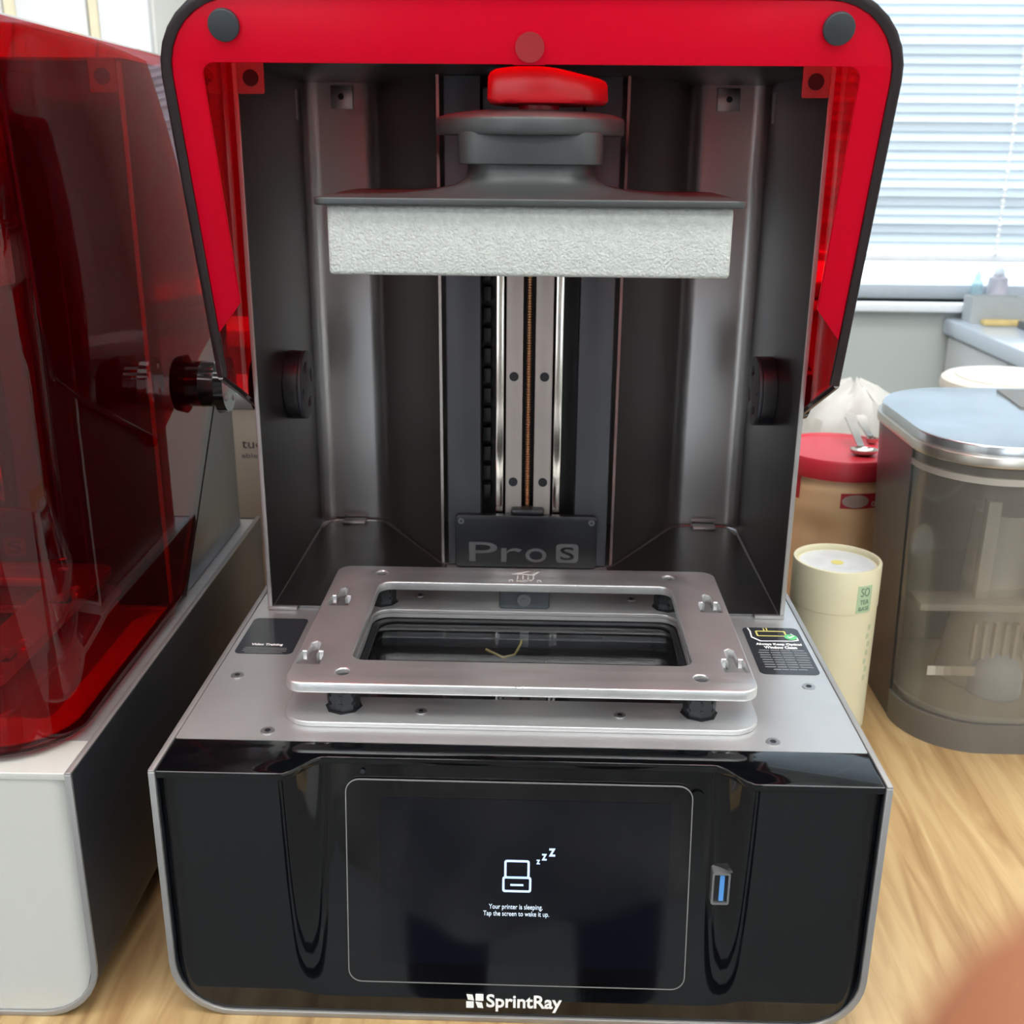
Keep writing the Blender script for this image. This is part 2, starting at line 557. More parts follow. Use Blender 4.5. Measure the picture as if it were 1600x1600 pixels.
# counter along the right wall
ct = thing('base_cabinet', 'white base cabinet unit under the window counter at right', 'cabinet', (0, 0, 0))
bmo('carcass', nbox(.905, 1.51, .95, 1.895, 0.08, DK - .062), 'cabwhite', ct)
bmo('plinth', nbox(.94, 1.51, .95, 1.895, 0, .08), 'frame', ct)
for a, b in ((.955, 1.26), (1.265, 1.57), (1.575, 1.89)):
    d = bmo('door', nbox(.888, .905, a, b, .09, DK - .21, bev=.003), 'cabwhite', ct)
    d = bmo('drawer', nbox(.888, .905, a, b, DK - .195, DK - .068, bev=.003), 'cabwhite', ct)
M['counter'] = mat('pale_blue_counter', (0.66, 0.74, 0.85), 0.18, 0.0, 0.03, 6)
ctop = bmo('countertop', nbox(.875, 1.515, .93, 1.897, DK - .062, DK - .028, bev=.006), 'counter')
tag(ctop, 'glossy pale blue countertop below the blinds at the right edge', 'countertop')

# ================================================================== DESK
dk = thing('desk', 'pale wooden desk carrying the printers', 'desk', (0, 0, 0))
bmo('tabletop', nbox(-1.25, .80, -.020, .84, DESK - .035, DESK, bev=.004), 'wood', dk)
for a in (-1.2, .69):
    for b in (.02, .73):
        bmo('leg', nbox(a, a + .06, b, b + .06, 0, DESK - .035, bev=.004), 'wood', dk)

# ================================================================== PRINTERS
PIV = Vector((0, .303, .140))
TAU = math.atan(.018 / .14)
SCR = Matrix.Translation((0, .0185, 0)) @ Matrix.Rotation(R90 - TAU, 4, 'X')     # plane of the tilted screen

def screw(parent, x, y, z, loc, r=.0042, m='screw', face='Z', name='screw'):
    bm = bmesh.new()
    ax = {'Z': Vector((0, 0, 1)), 'Y': Vector((0, -1, 0))}[face]
    p = Vector((x, y, z))
    cyl(bm, p - ax * .002, p + ax * .0006, r, r * .92, 20)
    o = bmo(name, bm, m, parent, loc)
    bm = bmesh.new()
    cyl(bm, p, p + ax * .0008, r * .42, r * .42, 6)
    bmo('socket', bm, 'pit', o)
    return o

def front_panel(root, L, white):
    xs = [-.1855 + .371 * i / 110 for i in range(111)]
    zt, zb, rc = -.0035, -.1525, .030
    def zbot(x):
        d = abs(x) - (.1855 - rc)
        return zb if d <= 0 else zb + rc - math.sqrt(max(rc * rc - d * d, 0))
    def yy(x, z):
        rec = 0 if white else 1
        s = 1 - sstep((abs(x) - .103) / .019)
        e = .0025 * (1 - sstep((.1855 - abs(x)) / .006))           # rolled edge
        return .0015 + .018 * max(0, min(1, (z + .14) / .14)) * s * rec + e
    bm = bmesh.new()
    NZ = 40
    rows = []
    for j in range(NZ + 1):
        row = []
        for x in xs:
            z = zt + (zbot(x) - zt) * j / NZ
            row.append(bm.verts.new((x, yy(x, z), z)))
        rows.append(row)
    for a, b in zip(rows, rows[1:]):
        for i in range(len(xs) - 1):
            bm.faces.new((a[i], a[i + 1], b[i + 1], b[i]))
    # skirt going back
    ring = rows[0] + [r[-1] for r in rows[1:]] + rows[-1][-2::-1] + [r[0] for r in rows[-2:0:-1]]
    back = [bm.verts.new((v.co.x, .03, v.co.z)) for v in ring]
    for i in range(len(ring)):
        j = (i + 1) % len(ring)
        if ring[i] is not ring[j]:
            bm.faces.new((ring[i], ring[j], back[j], back[i]))
    fp = bmo('front_panel', bm, 'white' if white else 'gloss', root, L, True, 50)
    lab(fp, 'glossy white front panel' if white else 'glossy black front panel with tilted touchscreen')
    # thin raised border line
    def outl(i, t):
        return rrect(-.1855 + i, .1855 - i, zb + i, -.006 - i * .6, (.0015, .0015, rc - i, rc - i), 10)
    if white:
        return fp
    plate('screen_bezel', [rrect(-.0916, .0923, -.1309, -.0116, .0075), rrect(-.0911, .0918, -.1304, -.0121, .007)], 0, .0009, 'edge', fp, SCR)
    plate('screen_glass', [rrect(-.0911, .0918, -.1304, -.0121, .007)], 0, .0006, 'glass', fp, SCR)
    plate('display', [rrect(-.0735, .0812, -.1188, -.0215, .0005, 2)], .0006, .0008, 'display', fp, SCR)
    ic = SCR
    plate('icon_hood', [rrect(-.0067, .0069, -.0666, -.056, .0014, 4), rrect(-.0055, .0057, -.0656, -.0572, .0006, 3)], .0008, .00095, 'icon', fp, ic)
    plate('icon_base', [rrect(-.0077, .0079, -.0748, -.0656, .0014, 4), rrect(-.0065, .0067, -.0736, -.0668, .0006, 3)], .0008, .00095, 'icon', fp, ic)
    plate('icon_slot', [rrect(-.0034, .0037, -.0711, -.0700, .0002, 2)], .0008, .00095, 'icon', fp, ic)
    zm = ic @ Matrix.Translation((0, 0, .0008))
    for a, b, c, d in ((.0104, .0124, -.0581, -.0555), (.0132, .0160, -.0558, -.0520), (.0170, .0205, -.0534, -.0488)):
        text('icon_z', 'z', a, b, c, d, 'icon', fp, zm, .00015, .02)
    text('screen_text', 'Your printer is sleeping.', -.0148, .0142, -.0857, -.0820, 'glyph', fp, zm, .00015)
    text('screen_text', 'Tap the screen to wake it up.', -.0178, .0177, -.0898, -.0861, 'glyph', fp, zm, .00015)
    # brand lettering under the screen
    lm = front_mx(.0014)
    a, b = -.0270, -.1470
    w = .0044
    for lp in ([(a + .0002, b + .0095 + .001), (a + .0036, b + .0101), (a + .0044, b + .0062), (a + .0010, b + .0068)],
               rrect(a + .0052, a + .0096, b + .0062, b + .0108, .0004, 2),
               rrect(a, a + .0042, b + .0012, b + .0056, .0004, 2),
               [(a + .0052, b + .0054), (a + .0088, b + .0049), (a + .0095, b + .0012), (a + .0064, b + .0015)]):
        plate('logo_mark', [lp], 0, .0002, 'logo', fp, lm)
    text('logo_lettering', 'SprintRay', -.0158, .0258, -.1478, -.1362, 'logo', fp, lm, .0002, .022)
    # usb socket
    um = front_mx(.0062)
    plate('usb_frame', [rrect(.1036, .1132, -.0764, -.0566, .0012, 3), rrect(.1047, .1121, -.0752, -.0578, .0006, 3)], -.007, .0012, 'screw', fp, um)
    plate('usb_tongue', [rrect(.1078, .1103, -.0745, -.0585, .0003, 2)], -.001, .0004, 'usb', fp, um)
    plate('usb_well', [rrect(.1046, .1122, -.0753, -.0577, .0006, 3)], -.001, -.0002, 'pit', fp, um)
    bm = bmesh.new()
    cyl(bm, SCR @ Vector((.0945, -.0185, 0)), SCR @ Vector((.0945, -.0185, .0008)), .0042, .0042, 24)
    bmo('sensor_window', bm, 'gloss', fp)
    bm = bmesh.new()
    cyl(bm, SCR @ Vector((-.0823, -.0076, 0)), SCR @ Vector((-.0823, -.0076, .0004)), .0013, .0013, 12)
    bmo('microphone_hole', bm, 'pit', fp)
    return fp

def make_hood(root, angle, L):
    """tinted cover built closed (around its pivot), then swung open by angle"""
    ztop, hw, r, yf = .363, .183, .042, .008
    yb = .375
    def path(i):
        p = [(-hw + i, yb)]
        for k in range(1, 9):
            p.append((-hw + i, yb - (yb - (yf + r)) * k / 9))
        for k in range(9):
            t = math.pi + R90 * k / 8
            p.append((-hw + r + (r - i) * math.cos(t), yf + r + (r - i) * math.sin(t)))
        for k in range(1, 8):
            p.append((-hw + r + 2 * (hw - r) * k / 8, yf + i))
        for k in range(9):
            t = 3 * R90 + R90 * k / 8
            p.append((hw - r + (r - i) * math.cos(t), yf + r + (r - i) * math.sin(t)))
        for k in range(1, 9):
            p.append((hw - i, yf + r + (yb - yf - r) * k / 9))
        p.append((hw - i, yb))
        return p
    def zlow(y):
        return .005 if y < .221 else .005 + 1.10 * (y - .221)
    base = path(0)
    # insert an exact break where the chamfer begins
    rings = []
    specs = [('low', 0, 0), ('z', ztop - .20, 0), ('z', ztop - .008, 0), ('z', ztop - .0023, .0023), ('z', ztop, .008)]
    bm = bmesh.new()
    for kind, z, i in specs:
        ring = []
        for (x, y) in path(i):
            zz = zlow(y) if kind == 'low' else z
            ring.append(bm.verts.new(Vector((x, y, zz)) - PIV))
        rings.append(ring)
    for a, b in zip(rings, rings[1:]):
        for k in range(len(a) - 1):
            bm.faces.new((a[k], a[k + 1], b[k + 1], b[k]))
    n = len(rings[-1])
    tr_ = rings[-1]
    for k in range(n // 2):
        j = n - 1 - k
        if j - k > 1:
            if j - k == 2:
                bm.faces.new((tr_[k], tr_[k + 1], tr_[j]))
            else:
                bm.faces.new((tr_[k], tr_[k + 1], tr_[j - 1], tr_[j]))
    bmesh.ops.recalc_face_normals(bm, faces=bm.faces)
    for f in bm.faces:
        f.smooth = True
    bmesh.ops.solidify(bm, geom=list(bm.faces), thickness=.0030)
    hood = bmo('hood', bm, 'hood', root, (PIV.x, PIV.y, PIV.z + L[2]), True, 40)
    hood.rotation_euler = (angle, 0, 0)
    lab(hood, 'tinted red acrylic hood swung up' if angle else 'closed dark red acrylic hood')
    off = -PIV
    def P2(loops, z0, z1, nm, m, bev=0.0):
        return plate(nm, loops, z0, z1, m, hood, Matrix.Translation(off), bev)
    # dark rim running round the bottom edge
    rimo, rimi = [p for p in base if p[1] < .2215], [p for p in path(.0055) if p[1] < .2215]
    rimo = [(-hw, .221)] + rimo + [(hw, .221)]
    rimi = [(-hw + .0055, .221)] + rimi + [(hw - .0055, .221)]
    P2([rimo + rimi[::-1]], .0042, .0075, 'rim', 'hoodrim', .0008)
    # chamfered rear edges
    for s in (-1, 1):
        bm = bmesh.new()
        a, b = Vector((s * (hw - .0016), .221, .0055)) - PIV, Vector((s * (hw - .0016), .374, .173)) - PIV
        tube(bm, [a, b], .0021, 6)
        bmo('edge_bead', bm, 'hoodrim', hood)
    # inner flange: broad front strip and two side strips ending in a slant
    xi = .1625
    fo = [p for p in path(.0056) if p[1] < .19]
    fo = [(-hw + .0056, .1921)] + fo + [(hw - .0056, .1921)]
    fi = [(-xi, .1735), (-xi, .050)] + [(-xi + .0065 + .0065 * math.cos(math.pi - R90 * k / 5) , .050 - .0065 * math.sin(R90 * k / 5)) for k in range(1, 6)] \
       + [(xi - .0065 + .0065 * math.sin(R90 * k / 5), .0435 + .0065 * (1 - math.cos(R90 * k / 5))) for k in range(0, 6)] + [(xi, .1735)]
    P2([fo + fi[::-1]], .0052, .0082, 'flange', 'flange', .0005)
    for s in (-1, 1):
        P2([circ(s * .1478, .0258, .0076, 32)], .0025, .0060, 'bumper', 'bumper', .0006)
        # pivot disc on the outside of each wall
        bm = bmesh.new()
        c = Vector((s * hw, PIV.y, PIV.z)) - PIV
        cyl(bm, c, c + Vector((s * .0130, 0, 0)), .0170, .0160, 32)
        cyl(bm, c + Vector((s * .0125, 0, 0)), c + Vector((s * .0190, 0, 0)), .0215, .0200, 40)
        d = bmo('pivot_disc', bm, 'gloss', hood)
        for k in range(4):
            t = R90 * k + .6
            q = c + Vector((s * .0190, .014 * math.cos(t), .014 * math.sin(t)))
            bm = bmesh.new()
            cyl(bm, q, q + Vector((s * .0006, 0, 0)), .0022, .0022, 12)
            bmo('pivot_screw', bm, 'screw', hood)
    arch = [(-.0078, .0435), (-.0078, .0350)] + [(-.0078 * math.cos(math.pi * k / 12), .0350 - .0078 * math.sin(math.pi * k / 12)) for k in range(1, 12)] + [(.0078, .0350), (.0078, .0435)]
    P2([arch], .0046, .0053, 'latch_seat', 'flange')
    P2([circ(.0004, .0352, .0071)], .0040, .0047, 'latch_magnet', 'latch')
    return hood

def make_printer(name, label, loc, rz, white, opened):
    root = thing(name, label, '3D printer', loc, rz)
    L = (0, 0, HB)
    # ---- base
    U = []
    rc = .034
    out = [(.19, .0)] + [(.19 - rc + rc * math.cos(-R90 * k / 8), -HB + rc + rc * math.sin(-R90 * k / 8)) for k in range(9)]
    outl = out + [(-x, z) for x, z in out[::-1]]
    th = .0035
    inn = [(.19 - th, .0)] + [(.19 - rc + (rc - th) * math.cos(-R90 * k / 8), -HB + rc + (rc - th) * math.sin(-R90 * k / 8)) for k in range(9)]
    innl = inn + [(-x, z) for x, z in inn[::-1]]
    sh = plate('shell', [outl + innl[::-1]], -.412, -.0016, 'side', root, Matrix.Rotation(R90, 4, 'X'), 0, L)
    lab(sh, 'charcoal wrap-round side shell')
    plate('edge_trim', [outl + innl[::-1]], -.0016, .0004, 'edge', root, Matrix.Rotation(R90, 4, 'X'), .0005, L)
    for s in (-1, 1):
        bmo('deck_edge', nbox(min(s * .19, s * .1868), max(s * .19, s * .1868), .0, .412, -.0004, .0012, bev=.0004), 'edge', root, L)
    lab(bmo('added_rear_block', nbox(-.125, .125, .4025, .470, .0, .330, bev=.006), 'black', root, L), 'black block added behind the lift')  # unseen block added to darken what the closed hood mirrors
    bmo('rear_panel', nbox(-.186, .186, .405, .412, -HB + .006, -.001), 'side', root, L)
    front_panel(root, L, white)
    # black ledge with its scooped front edge
    led = [(-.1862, .0335), (-.1862, .0008)]
    n = 60
    for k in range(n + 1):
        x = -.125 + .25 * k / n
        rec = 1 - sstep((abs(x) - .103) / .019)
        led.append((x, .0008 + (.0175 * rec if not white else 0)))
    led += [(.1862, .0008), (.1862, .0335)]
    lg = plate('front_ledge', [led], -.004, .0003, 'white' if white else 'gloss', root, None, .0006, L)
    # deck plate, raised plate with window, glass and optics pit
    win_lp = rrect(-.1035, .1035, .0795, .206, .012)
    plate('deck_plate', [rrect(-.1866, .1866, .0337, .4045, .001, 2), win_lp], -.0025, .0003, 'deck', root, None, 0, L)
    rp = plate('raised_plate', [rrect(-.1335, .1335, .0490, .246, .017), win_lp], .0003, .0034, 'deck', root, None, .0007, L)
    for x, y in ((-.056, .0632), (.056, .0634), (-.056, .238), (.056, .238), (-.02, .231), (-.075, .231), (.02, .231), (.075, .231)):
        if y < .1 or abs(x) > .06:
            screw(rp, x, y, .0034, (0, 0, 0), .0036)
    for x, y in ((-.1385, .0433), (.138, .0431), (-.1729, .1086), (.1724, .1088)):
        screw(root, x, y, .0003, L)
    plate('optical_window', [rrect(-.1032, .1032, .0798, .2057, .012)], -.0075, -.0045, 'clear', root, None, 0, L)
    plate('window_rim', [rrect(-.1034, .1034, .0796, .2059, .012), rrect(-.099, .099, .084, .2015, .011)], -.0045, -.0030, 'black', root, None, .0004, L)
    bm = bmesh.new()
    box(bm, -.106, .106, .076, .21, -.09, -.088)
    box(bm, -.106, -.104, .076, .21, -.088, -.003)
    box(bm, .104, .106, .076, .21, -.088, -.003)
    box(bm, -.106, .106, .076, .078, -.088, -.003)
    box(bm, -.106, .106, .208, .21, -.088, -.003)
    op = bmo('optics_well', bm, 'pit', root, L)
    bmo('optics_bar', nbox(-.098, .098, .196, .206, -.020, -.013, bev=.001), 'column', op)
    bmo('optics_bar', nbox(.015, .09, .19, .2, -.034, -.028, bev=.001), 'column', op)
    bmo('optics_box', nbox(-.02, .03, .085, .16, -.085, -.05, bev=.003), 'black', op)
    bm = bmesh.new()
    tube(bm, [(-.026, .19, -.018), (-.014, .186, -.022), (-.006, .187, -.020), (-.002, .192, -.014), (-.001, .2, -.01)], .0009, 6)
    bmo('wire', bm, 'copper', op)
    bmo('wire_clip', nbox(-.003, .003, .194, .199, -.018, -.008, bev=.0005), 'faint', op)
    plate('paper_tag', [rrect(-.024, .014, .178, .188, .001, 2)], -.0315, -.0310, 'faint', op)
    text('tag_lettering', 'P12', -.002, .008, .1805, .1855, 'pit', op, top_mx(-.0309))
    # stickers
    stl = plate('sticker', [rrect(-.1836, -.1465, .1385, .1932, .004, 4)], .0003, .0006, 'sticker', root, None, 0, L)
    lab(stl, 'dark sticker reading Video Training')
    tm = top_mx(.0006)
    if not white:
        text('sticker_title', 'Video Training', -.1755, -.1550, .1497, .1535, 'print', stl, tm, .0001, .03)
        for k in range(4):
            w = (.0135, .0140, .0142, .012)[k]
            plate('fine_print', [rrect(-.165 - w, -.165 + w, .1465 - .0022 * k, .1472 - .0022 * k, .0002, 1)], .0006, .0007, 'faint', stl)
    if not white:
        st2 = plate('sticker', [rrect(.1466, .1836, .1245, .1932, .004, 4)], .0003, .0006, 'sticker', root, None, 0, L)
        lab(st2, 'dark sticker reading Always Keep Optical Window Clean')
        text('sticker_title', 'Always Keep Optical', .1515, .1812, .1650, .1690, 'print', st2, tm, .0001, .03)
        text('sticker_title', 'Window Clean', .1560, .1770, .1606, .1645, 'print', st2, tm, .0001, .03)
        for k in range(9):
            w = (.0145, .0155, .0150, .0155, .0148, .0150, .0148, .0150, .0105)[k]
            for a, b in ((-1, -.55), (-.5, -.1), (-.05, .4), (.46, 1)):
                plate('fine_print', [rrect(.1663 + a * w, .1663 + b * w, .1575 - .0034 * k, .1587 - .0034 * k, .0003, 1)], .0006, .0007, 'faint', st2)
        plate('sticker_icon', [rrect(.1545, .1745, .1795, .1880, .001, 2), rrect(.1556, .1734, .1806, .1869, .0006, 2)], .0006, .0007, 'yellow', st2)
        o1 = [(.1500, .1925), (.1508, .1870), (.1502, .1775), (.1550, .1715), (.1770, .1722), (.1808, .1735), (.1808, .1790), (.1780, .1840)]
        o2 = [(x + (.0009 if x < .166 else -.0009), y + (.0009 if y < .18 else 0)) for x, y in o1]
        plate('sticker_icon', [o1 + o2[::-1]], .0006, .0007, 'print', st2)
        plate('sticker_icon', [circ(.1765, .1785, .0042, 20)], .0007, .0008, 'green', st2)
        ck = [(.1742, .1786), (.1758, .1768), (.1792, .1802), (.1786, .1808), (.1758, .1781), (.1748, .1792)]
        plate('sticker_icon', [ck], .0008, .0009, 'print', st2)
        for a in (.1605, .1625):
            plate('sticker_icon', [rrect(a, a + .0008, .1885, .1925, .0002, 1)], .0006, .0007, 'yellow', st2)
    # ---- tank frame on four posts
    def key(xc, y0, sx):
        """square hole with a narrow slot running back"""
        a, b = xc - .0068, xc + .0068
        return [(a, y0), (b, y0), (b, y0 + .012), (b - .0010, y0 + .0165), (xc + .0038, y0 + .0165), (xc + .0028, y0 + .013), (xc + .0026, y0 + .028),
                (xc, y0 + .0305), (xc - .0026, y0 + .028), (xc - .0028, y0 + .013), (xc - .0038, y0 + .0165), (a + .0010, y0 + .0165), (a, y0 + .012)]
    loops = [rrect(-.1312, .1312, .0532, .2318, .010), rrect(-.0985, .0985, .0835, .2028, .008)]
    for x, y in ((-.1205, .161), (-.1225, .077), (.1205, .161), (.1225, .077)):
        loops.append(key(x, y, 1))
    for x, y in ((-.1005, .0680), (.1010, .0686), (-.0996, .2192), (.0990, .2192)):
        loops.append(circ(x, y, .0042, 20))
    tf = plate('tank_frame', loops, .0190, .0252, 'alu', root, None, .0009, L)
    lab(tf, 'silver rectangular tank frame')
    for x, y in ((-.1005, .0680), (.1010, .0686), (-.0996, .2192), (.0990, .2192)):
        bm = bmesh.new()
        lathe(bm, [(.0106, .0034), (.0106, .0038), (.0090, .0040), (.0094, .0080), (.0094, .0150), (.0088, .0160), (.0098, .0185), (.0098, .0192), (.003, .0232)], (x, y, 0), 8)
        po = bmo('post', bm, 'black', root, L, False)
        for k in range(3):
            t = -R90 + (k - 1) * .8
            for zz in (.0085, .0135):
                q = Vector((x + .0092 * math.cos(t), y + .0092 * math.sin(t), zz))
                bm = bmesh.new()
                cyl(bm, q, q + Vector((.0006 * math.cos(t), .0006 * math.sin(t), 0)), .0012, .0012, 8)
                bmo('grub_screw', bm, 'dscrew', po)
    bm = bmesh.new()
    cyl(bm, (-.0006, .0545, .0252), (-.0006, .0545, .0256), .0026, .0022, 16)
    bmo('level_dimple', bm, 'alu', tf)
    if not white:
        hm = top_mx(.0252)
        text('hot_mark', 'HOT', -.0058, .0052, .2065, .2100, 'print', tf, hm, .00008)
        for s in (-1, 1):
            for k in (0, 1):
                plate('hot_mark', [rrect(s * .0085 - .0004 + s * k * .0022, s * .0085 + .0004 + s * k * .0022, .2065, .2105, .0002, 1)], .0252, .0253, 'print', tf)
            plate('hot_mark', [rrect(min(s * .0081, s * .0111), max(s * .0081, s * .0111), .2100, .2106, .0002, 1)], .0252, .0253, 'print', tf)
        for k in range(4):
            x = -.0058 + k * .0036
            plate('hot_mark', [[(x, .2118), (x + .0007, .2118), (x + .0013, .2140), (x + .0007, .2160), (x + .0013, .2182), (x + .0005, .2182), (x, .2160), (x + .0006, .2140)]], .0252, .0253, 'print', tf)
        plate('hot_mark', [[(-.0095, .2215), (-.0020, .2212), (.0050, .2205), (.0085, .2260), (.0098, .2258), (.0065, .2192), (-.0005, .2200), (-.0085, .2204)]], .0252, .0253, 'print', tf)
        plate('hot_mark', [[(-.0075, .2222), (.0010, .2262), (.0030, .2262), (-.0030, .2218)]], .0252, .0253, 'print', tf)
    # ---- rear housing of folded sheet
    for s in (-1, 1):
        pth = [(s * .176, .2097), (s * .176, .400), (s * .1215, .400), (s * .0655, .300)]
        fl = fillet(pth, (.011, .016))
        if s == 1:
            fl = fl[::-1]
        # thickness on the outer side
        fl2 = fl[::-1]
        cut = [p for p in fl if not (abs(abs(p.x) - .176) < 1e-5 and p.y < .30)]      # the fold behind the flat side wall
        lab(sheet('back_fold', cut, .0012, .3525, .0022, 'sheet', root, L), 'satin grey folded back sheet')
        fw = [Vector((s * .176, .2097)), Vector((s * .176, .3890))]
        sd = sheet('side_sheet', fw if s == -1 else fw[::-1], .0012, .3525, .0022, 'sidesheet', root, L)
        lab(sd, 'darker grey satin side sheet')
        xo = s * .1783
        bmo('sheet_edge', nbox(min(s * .1752, xo), max(s * .1752, xo), .2082, .2100, .0005, .3525, bev=.0005), 'edge', sd)
        bmo('foot_lip', nbox(min(s * .1783, s * .158), max(s * .1783, s * .158), .2075, .2110, .0004, .0030, bev=.0006), 'edge', sd)
        # small tabs
        x0, x1 = sorted((s * .155, s * .138))
        tb = bmo('hanger_tab', nbox(x0, x1, .3965, .3988, .334, .3505, bev=.0006), 'sheet', sd)
        bm = bmesh.new()
        cyl(bm, (s * .1470, .3966, .3425), (s * .1470, .3958, .3425), .0024, .0018, 16)
        bmo('tab_hole', bm, 'pit', tb)  # dark disc painted for the shade inside the tab's hole
        bmo('side_slot', nbox(min(s * .1748, s * .176), max(s * .1748, s * .176), .369, .373, .325, .346), 'edge', sd)
        x0, x1 = sorted((s * .158, s * .139))
        ft = bmo('floor_tab', nbox(x0, x1, .386, .3975, .0020, .0045, bev=.0008), 'sheet', sd)
        bm = bmesh.new()
        tube(bm, [(s * .158, .3965, .001), (s * .158, .3965, .008), (s * .139, .3965, .008), (s * .139, .3965, .001)], .0009, 6)
        bmo('tab_hook', bm, 'edge', ft)
        # floor pan with raised rear lip
        lip = fillet([(s * .1735, .375), (s * .168, .3965), (s * .124, .3965), (s * .067, .300), (s * .0615, .297)], (.008, .014, .006))
        bm = bmesh.new()
        tube(bm, [(p.x, p.y, .0022) for p in lip], .0009, 6)
        bmo('pan_lip', bm, 'sheet', sd)
        pan = [(s * .1745, .2120)] + [(p.x, p.y) for p in lip] + [(s * .0615, .2600), (s * .120, .2490), (s * .140, .2120)]
        plate('floor_pan', [pan if s == -1 else pan[::-1]], .0004, .0022, 'sidesheet', sd)  # pan coloured darker for the dark walls mirrored in it
        # hinge wheel inside
        wl = Matrix.Translation((s * .1760, PIV.y - .002, PIV.z)) @ Matrix.Rotation(-s * R90, 4, 'Y')
        loops = [circ(0, 0, .0250, 40)]
        wheel = plate('hinge_wheel', loops, 0, .0105, 'black', root, wl, .0008, L)
        holes = [circ(0, 0, .0250, 40)]
        for k in range(4):
            t = R90 * k + .35
            c, q = (.0145 * math.cos(t), .0145 * math.sin(t)), t + R90
            el = []
            for j in range(16):
                u = 2 * math.pi * j / 16
                a, b = .0058 * math.cos(u), .0032 * math.sin(u)
                el.append((c[0] + a * math.cos(q) - b * math.sin(q), c[1] + a * math.sin(q) + b * math.cos(q)))
            holes.append(el)
        plate('wheel_face', holes, .0105, .0130, 'column', wheel, wl, .0006)
        # corner tab at the top of each front edge, red hood light painted in
        x0, x1 = sorted((s * .1752, s * .1590))
        tb = plate('corner_tab', [rrect(x0, x1, .3352, .3545, .0012, 3)], 0, .0015, 'redlit_tab', root, front_mx(.2085), .0003, L)
        bm = bmesh.new()
        cyl(bm, (s * .1668, .2070, .3442), (s * .1668, .2064, .3442), .0047, .0047, 28)
        bmo('magnet', bm, 'pit', tb)
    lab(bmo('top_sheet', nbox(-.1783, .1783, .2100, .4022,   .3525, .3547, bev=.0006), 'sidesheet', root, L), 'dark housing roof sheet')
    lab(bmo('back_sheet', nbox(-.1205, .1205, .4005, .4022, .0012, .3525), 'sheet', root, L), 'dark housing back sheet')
    # ---- central column with the lift
    for s in (-1, 1):
        x0, x1 = sorted((s * .0355, s * .0605))
        bmo('column_face', nbox(x0, x1, .3000, .3400, .0012, .3525, bev=.0012), 'column', root, L)
        x0, x1 = sorted((s * .0186, s * .0243))
        bmo('guide_rail', nbox(x0, x1, .3015, .3200, .030, .3525, bev=.0008), 'chrome', root, L)
    bmo('column_back', nbox(-.0605, .0605, .3260, .3405, .0012, .3525), 'pit', root, L)
    pl_ = bmesh.new()
    box(pl_, -.0170, -.0048, .3040, .3220, .030, .3525, bev=.0006)
    box(pl_, .0042, .0170, .3040, .3220, .030, .3525, bev=.0006)
    rpl = bmo('rail_plate', pl_, 'plate', root, L)
    for x in (-.0112, .0112):
        for z in (.067, .1475, .228, .309):
            screw(rpl, x, .3040, z, (0, 0, 0), .0037, 'dscrew', 'Y')
    bm = bmesh.new()
    prof = []
    z = .036
    while z < .350:
        prof += [(.0014, z), (.0020, z + .0006), (.0020, z + .0011), (.0014, z + .0017)]
        z += .0019
    lathe(bm, prof, (-.0004, .3085, 0), 12)
    lab(bmo('lead_screw', bm, 'bronze', root, L, True, 25), 'bronze threaded lead screw')
    for k in range(20):
        zz = .05 + k * .0150
        bmo('chain_link', nbox(-.0345, -.0285, .3160, .3250, zz, zz + .0110, bev=.001), 'pit', root, L)
    cv = plate('cover_plate', [rrect(-.0545, .0530, .0015, .0432, .0035)], 0, .006, 'cover', root, front_mx(.3000), .0006, L)
    for x in (-.0500, .0485):
        screw(cv, x, .2940, .0385, (0, 0, 0), .0025, 'letter', 'Y')
    lm = front_mx(.2940)
    text('badge_letter', 'P', -.0440, -.0225, .0065, .0220, 'letter', cv, lm, .0012, .0)
    text('badge_letter', 'r', -.0195, -.0040, .0065, .0175, 'letter', cv, lm, .0012, .0)
    text('badge_letter', 'o', -.0010, .0150, .0065, .0175, 'letter', cv, lm, .0012, .0)
    bx_ = plate('badge_tile', [rrect(.0222, .0392, .0065, .0215, .0030)], 0, .0012, 'letter', cv, lm)
    text('badge_letter', 'S', .0255, .0360, .0088, .0192, 'cover', cv, lm @ Matrix.Translation((0, 0, .0012)), .0004, .01)
    bmo('screw_bearing', nbox(-.0125, .0125, .2960, .3080, .0432, .0475, bev=.0018), 'black', root, L)
    # small sensor block behind the tank frame
    sb = bmo('sensor_block', nbox(-.0178, .0170, .2100, .2260, .0034, .0186, bev=.002), 'column', root, L)
    bm = bmesh.new()
    cyl(bm, (-.0006, .2101, .0105), (-.0006, .2088, .0105), .0050, .0046, 24)
    cyl(bm, (-.0006, .2088, .0105), (-.0006, .2078, .0105), .0018, .0018, 16)
    bmo('sensor_lens', bm, 'letter', sb)
    make_hood(root, math.radians(-71.8) if opened else 0.0, L)
    return root

make_printer('resin_printer', 'black resin printer with its red hood swung open in the centre', (0, 0, DESK), 0, False, True)
make_printer('resin_printer', 'white fronted resin printer with closed dark red hood at left', (-.4180, -.007, DESK), math.radians(0.8), True, False)

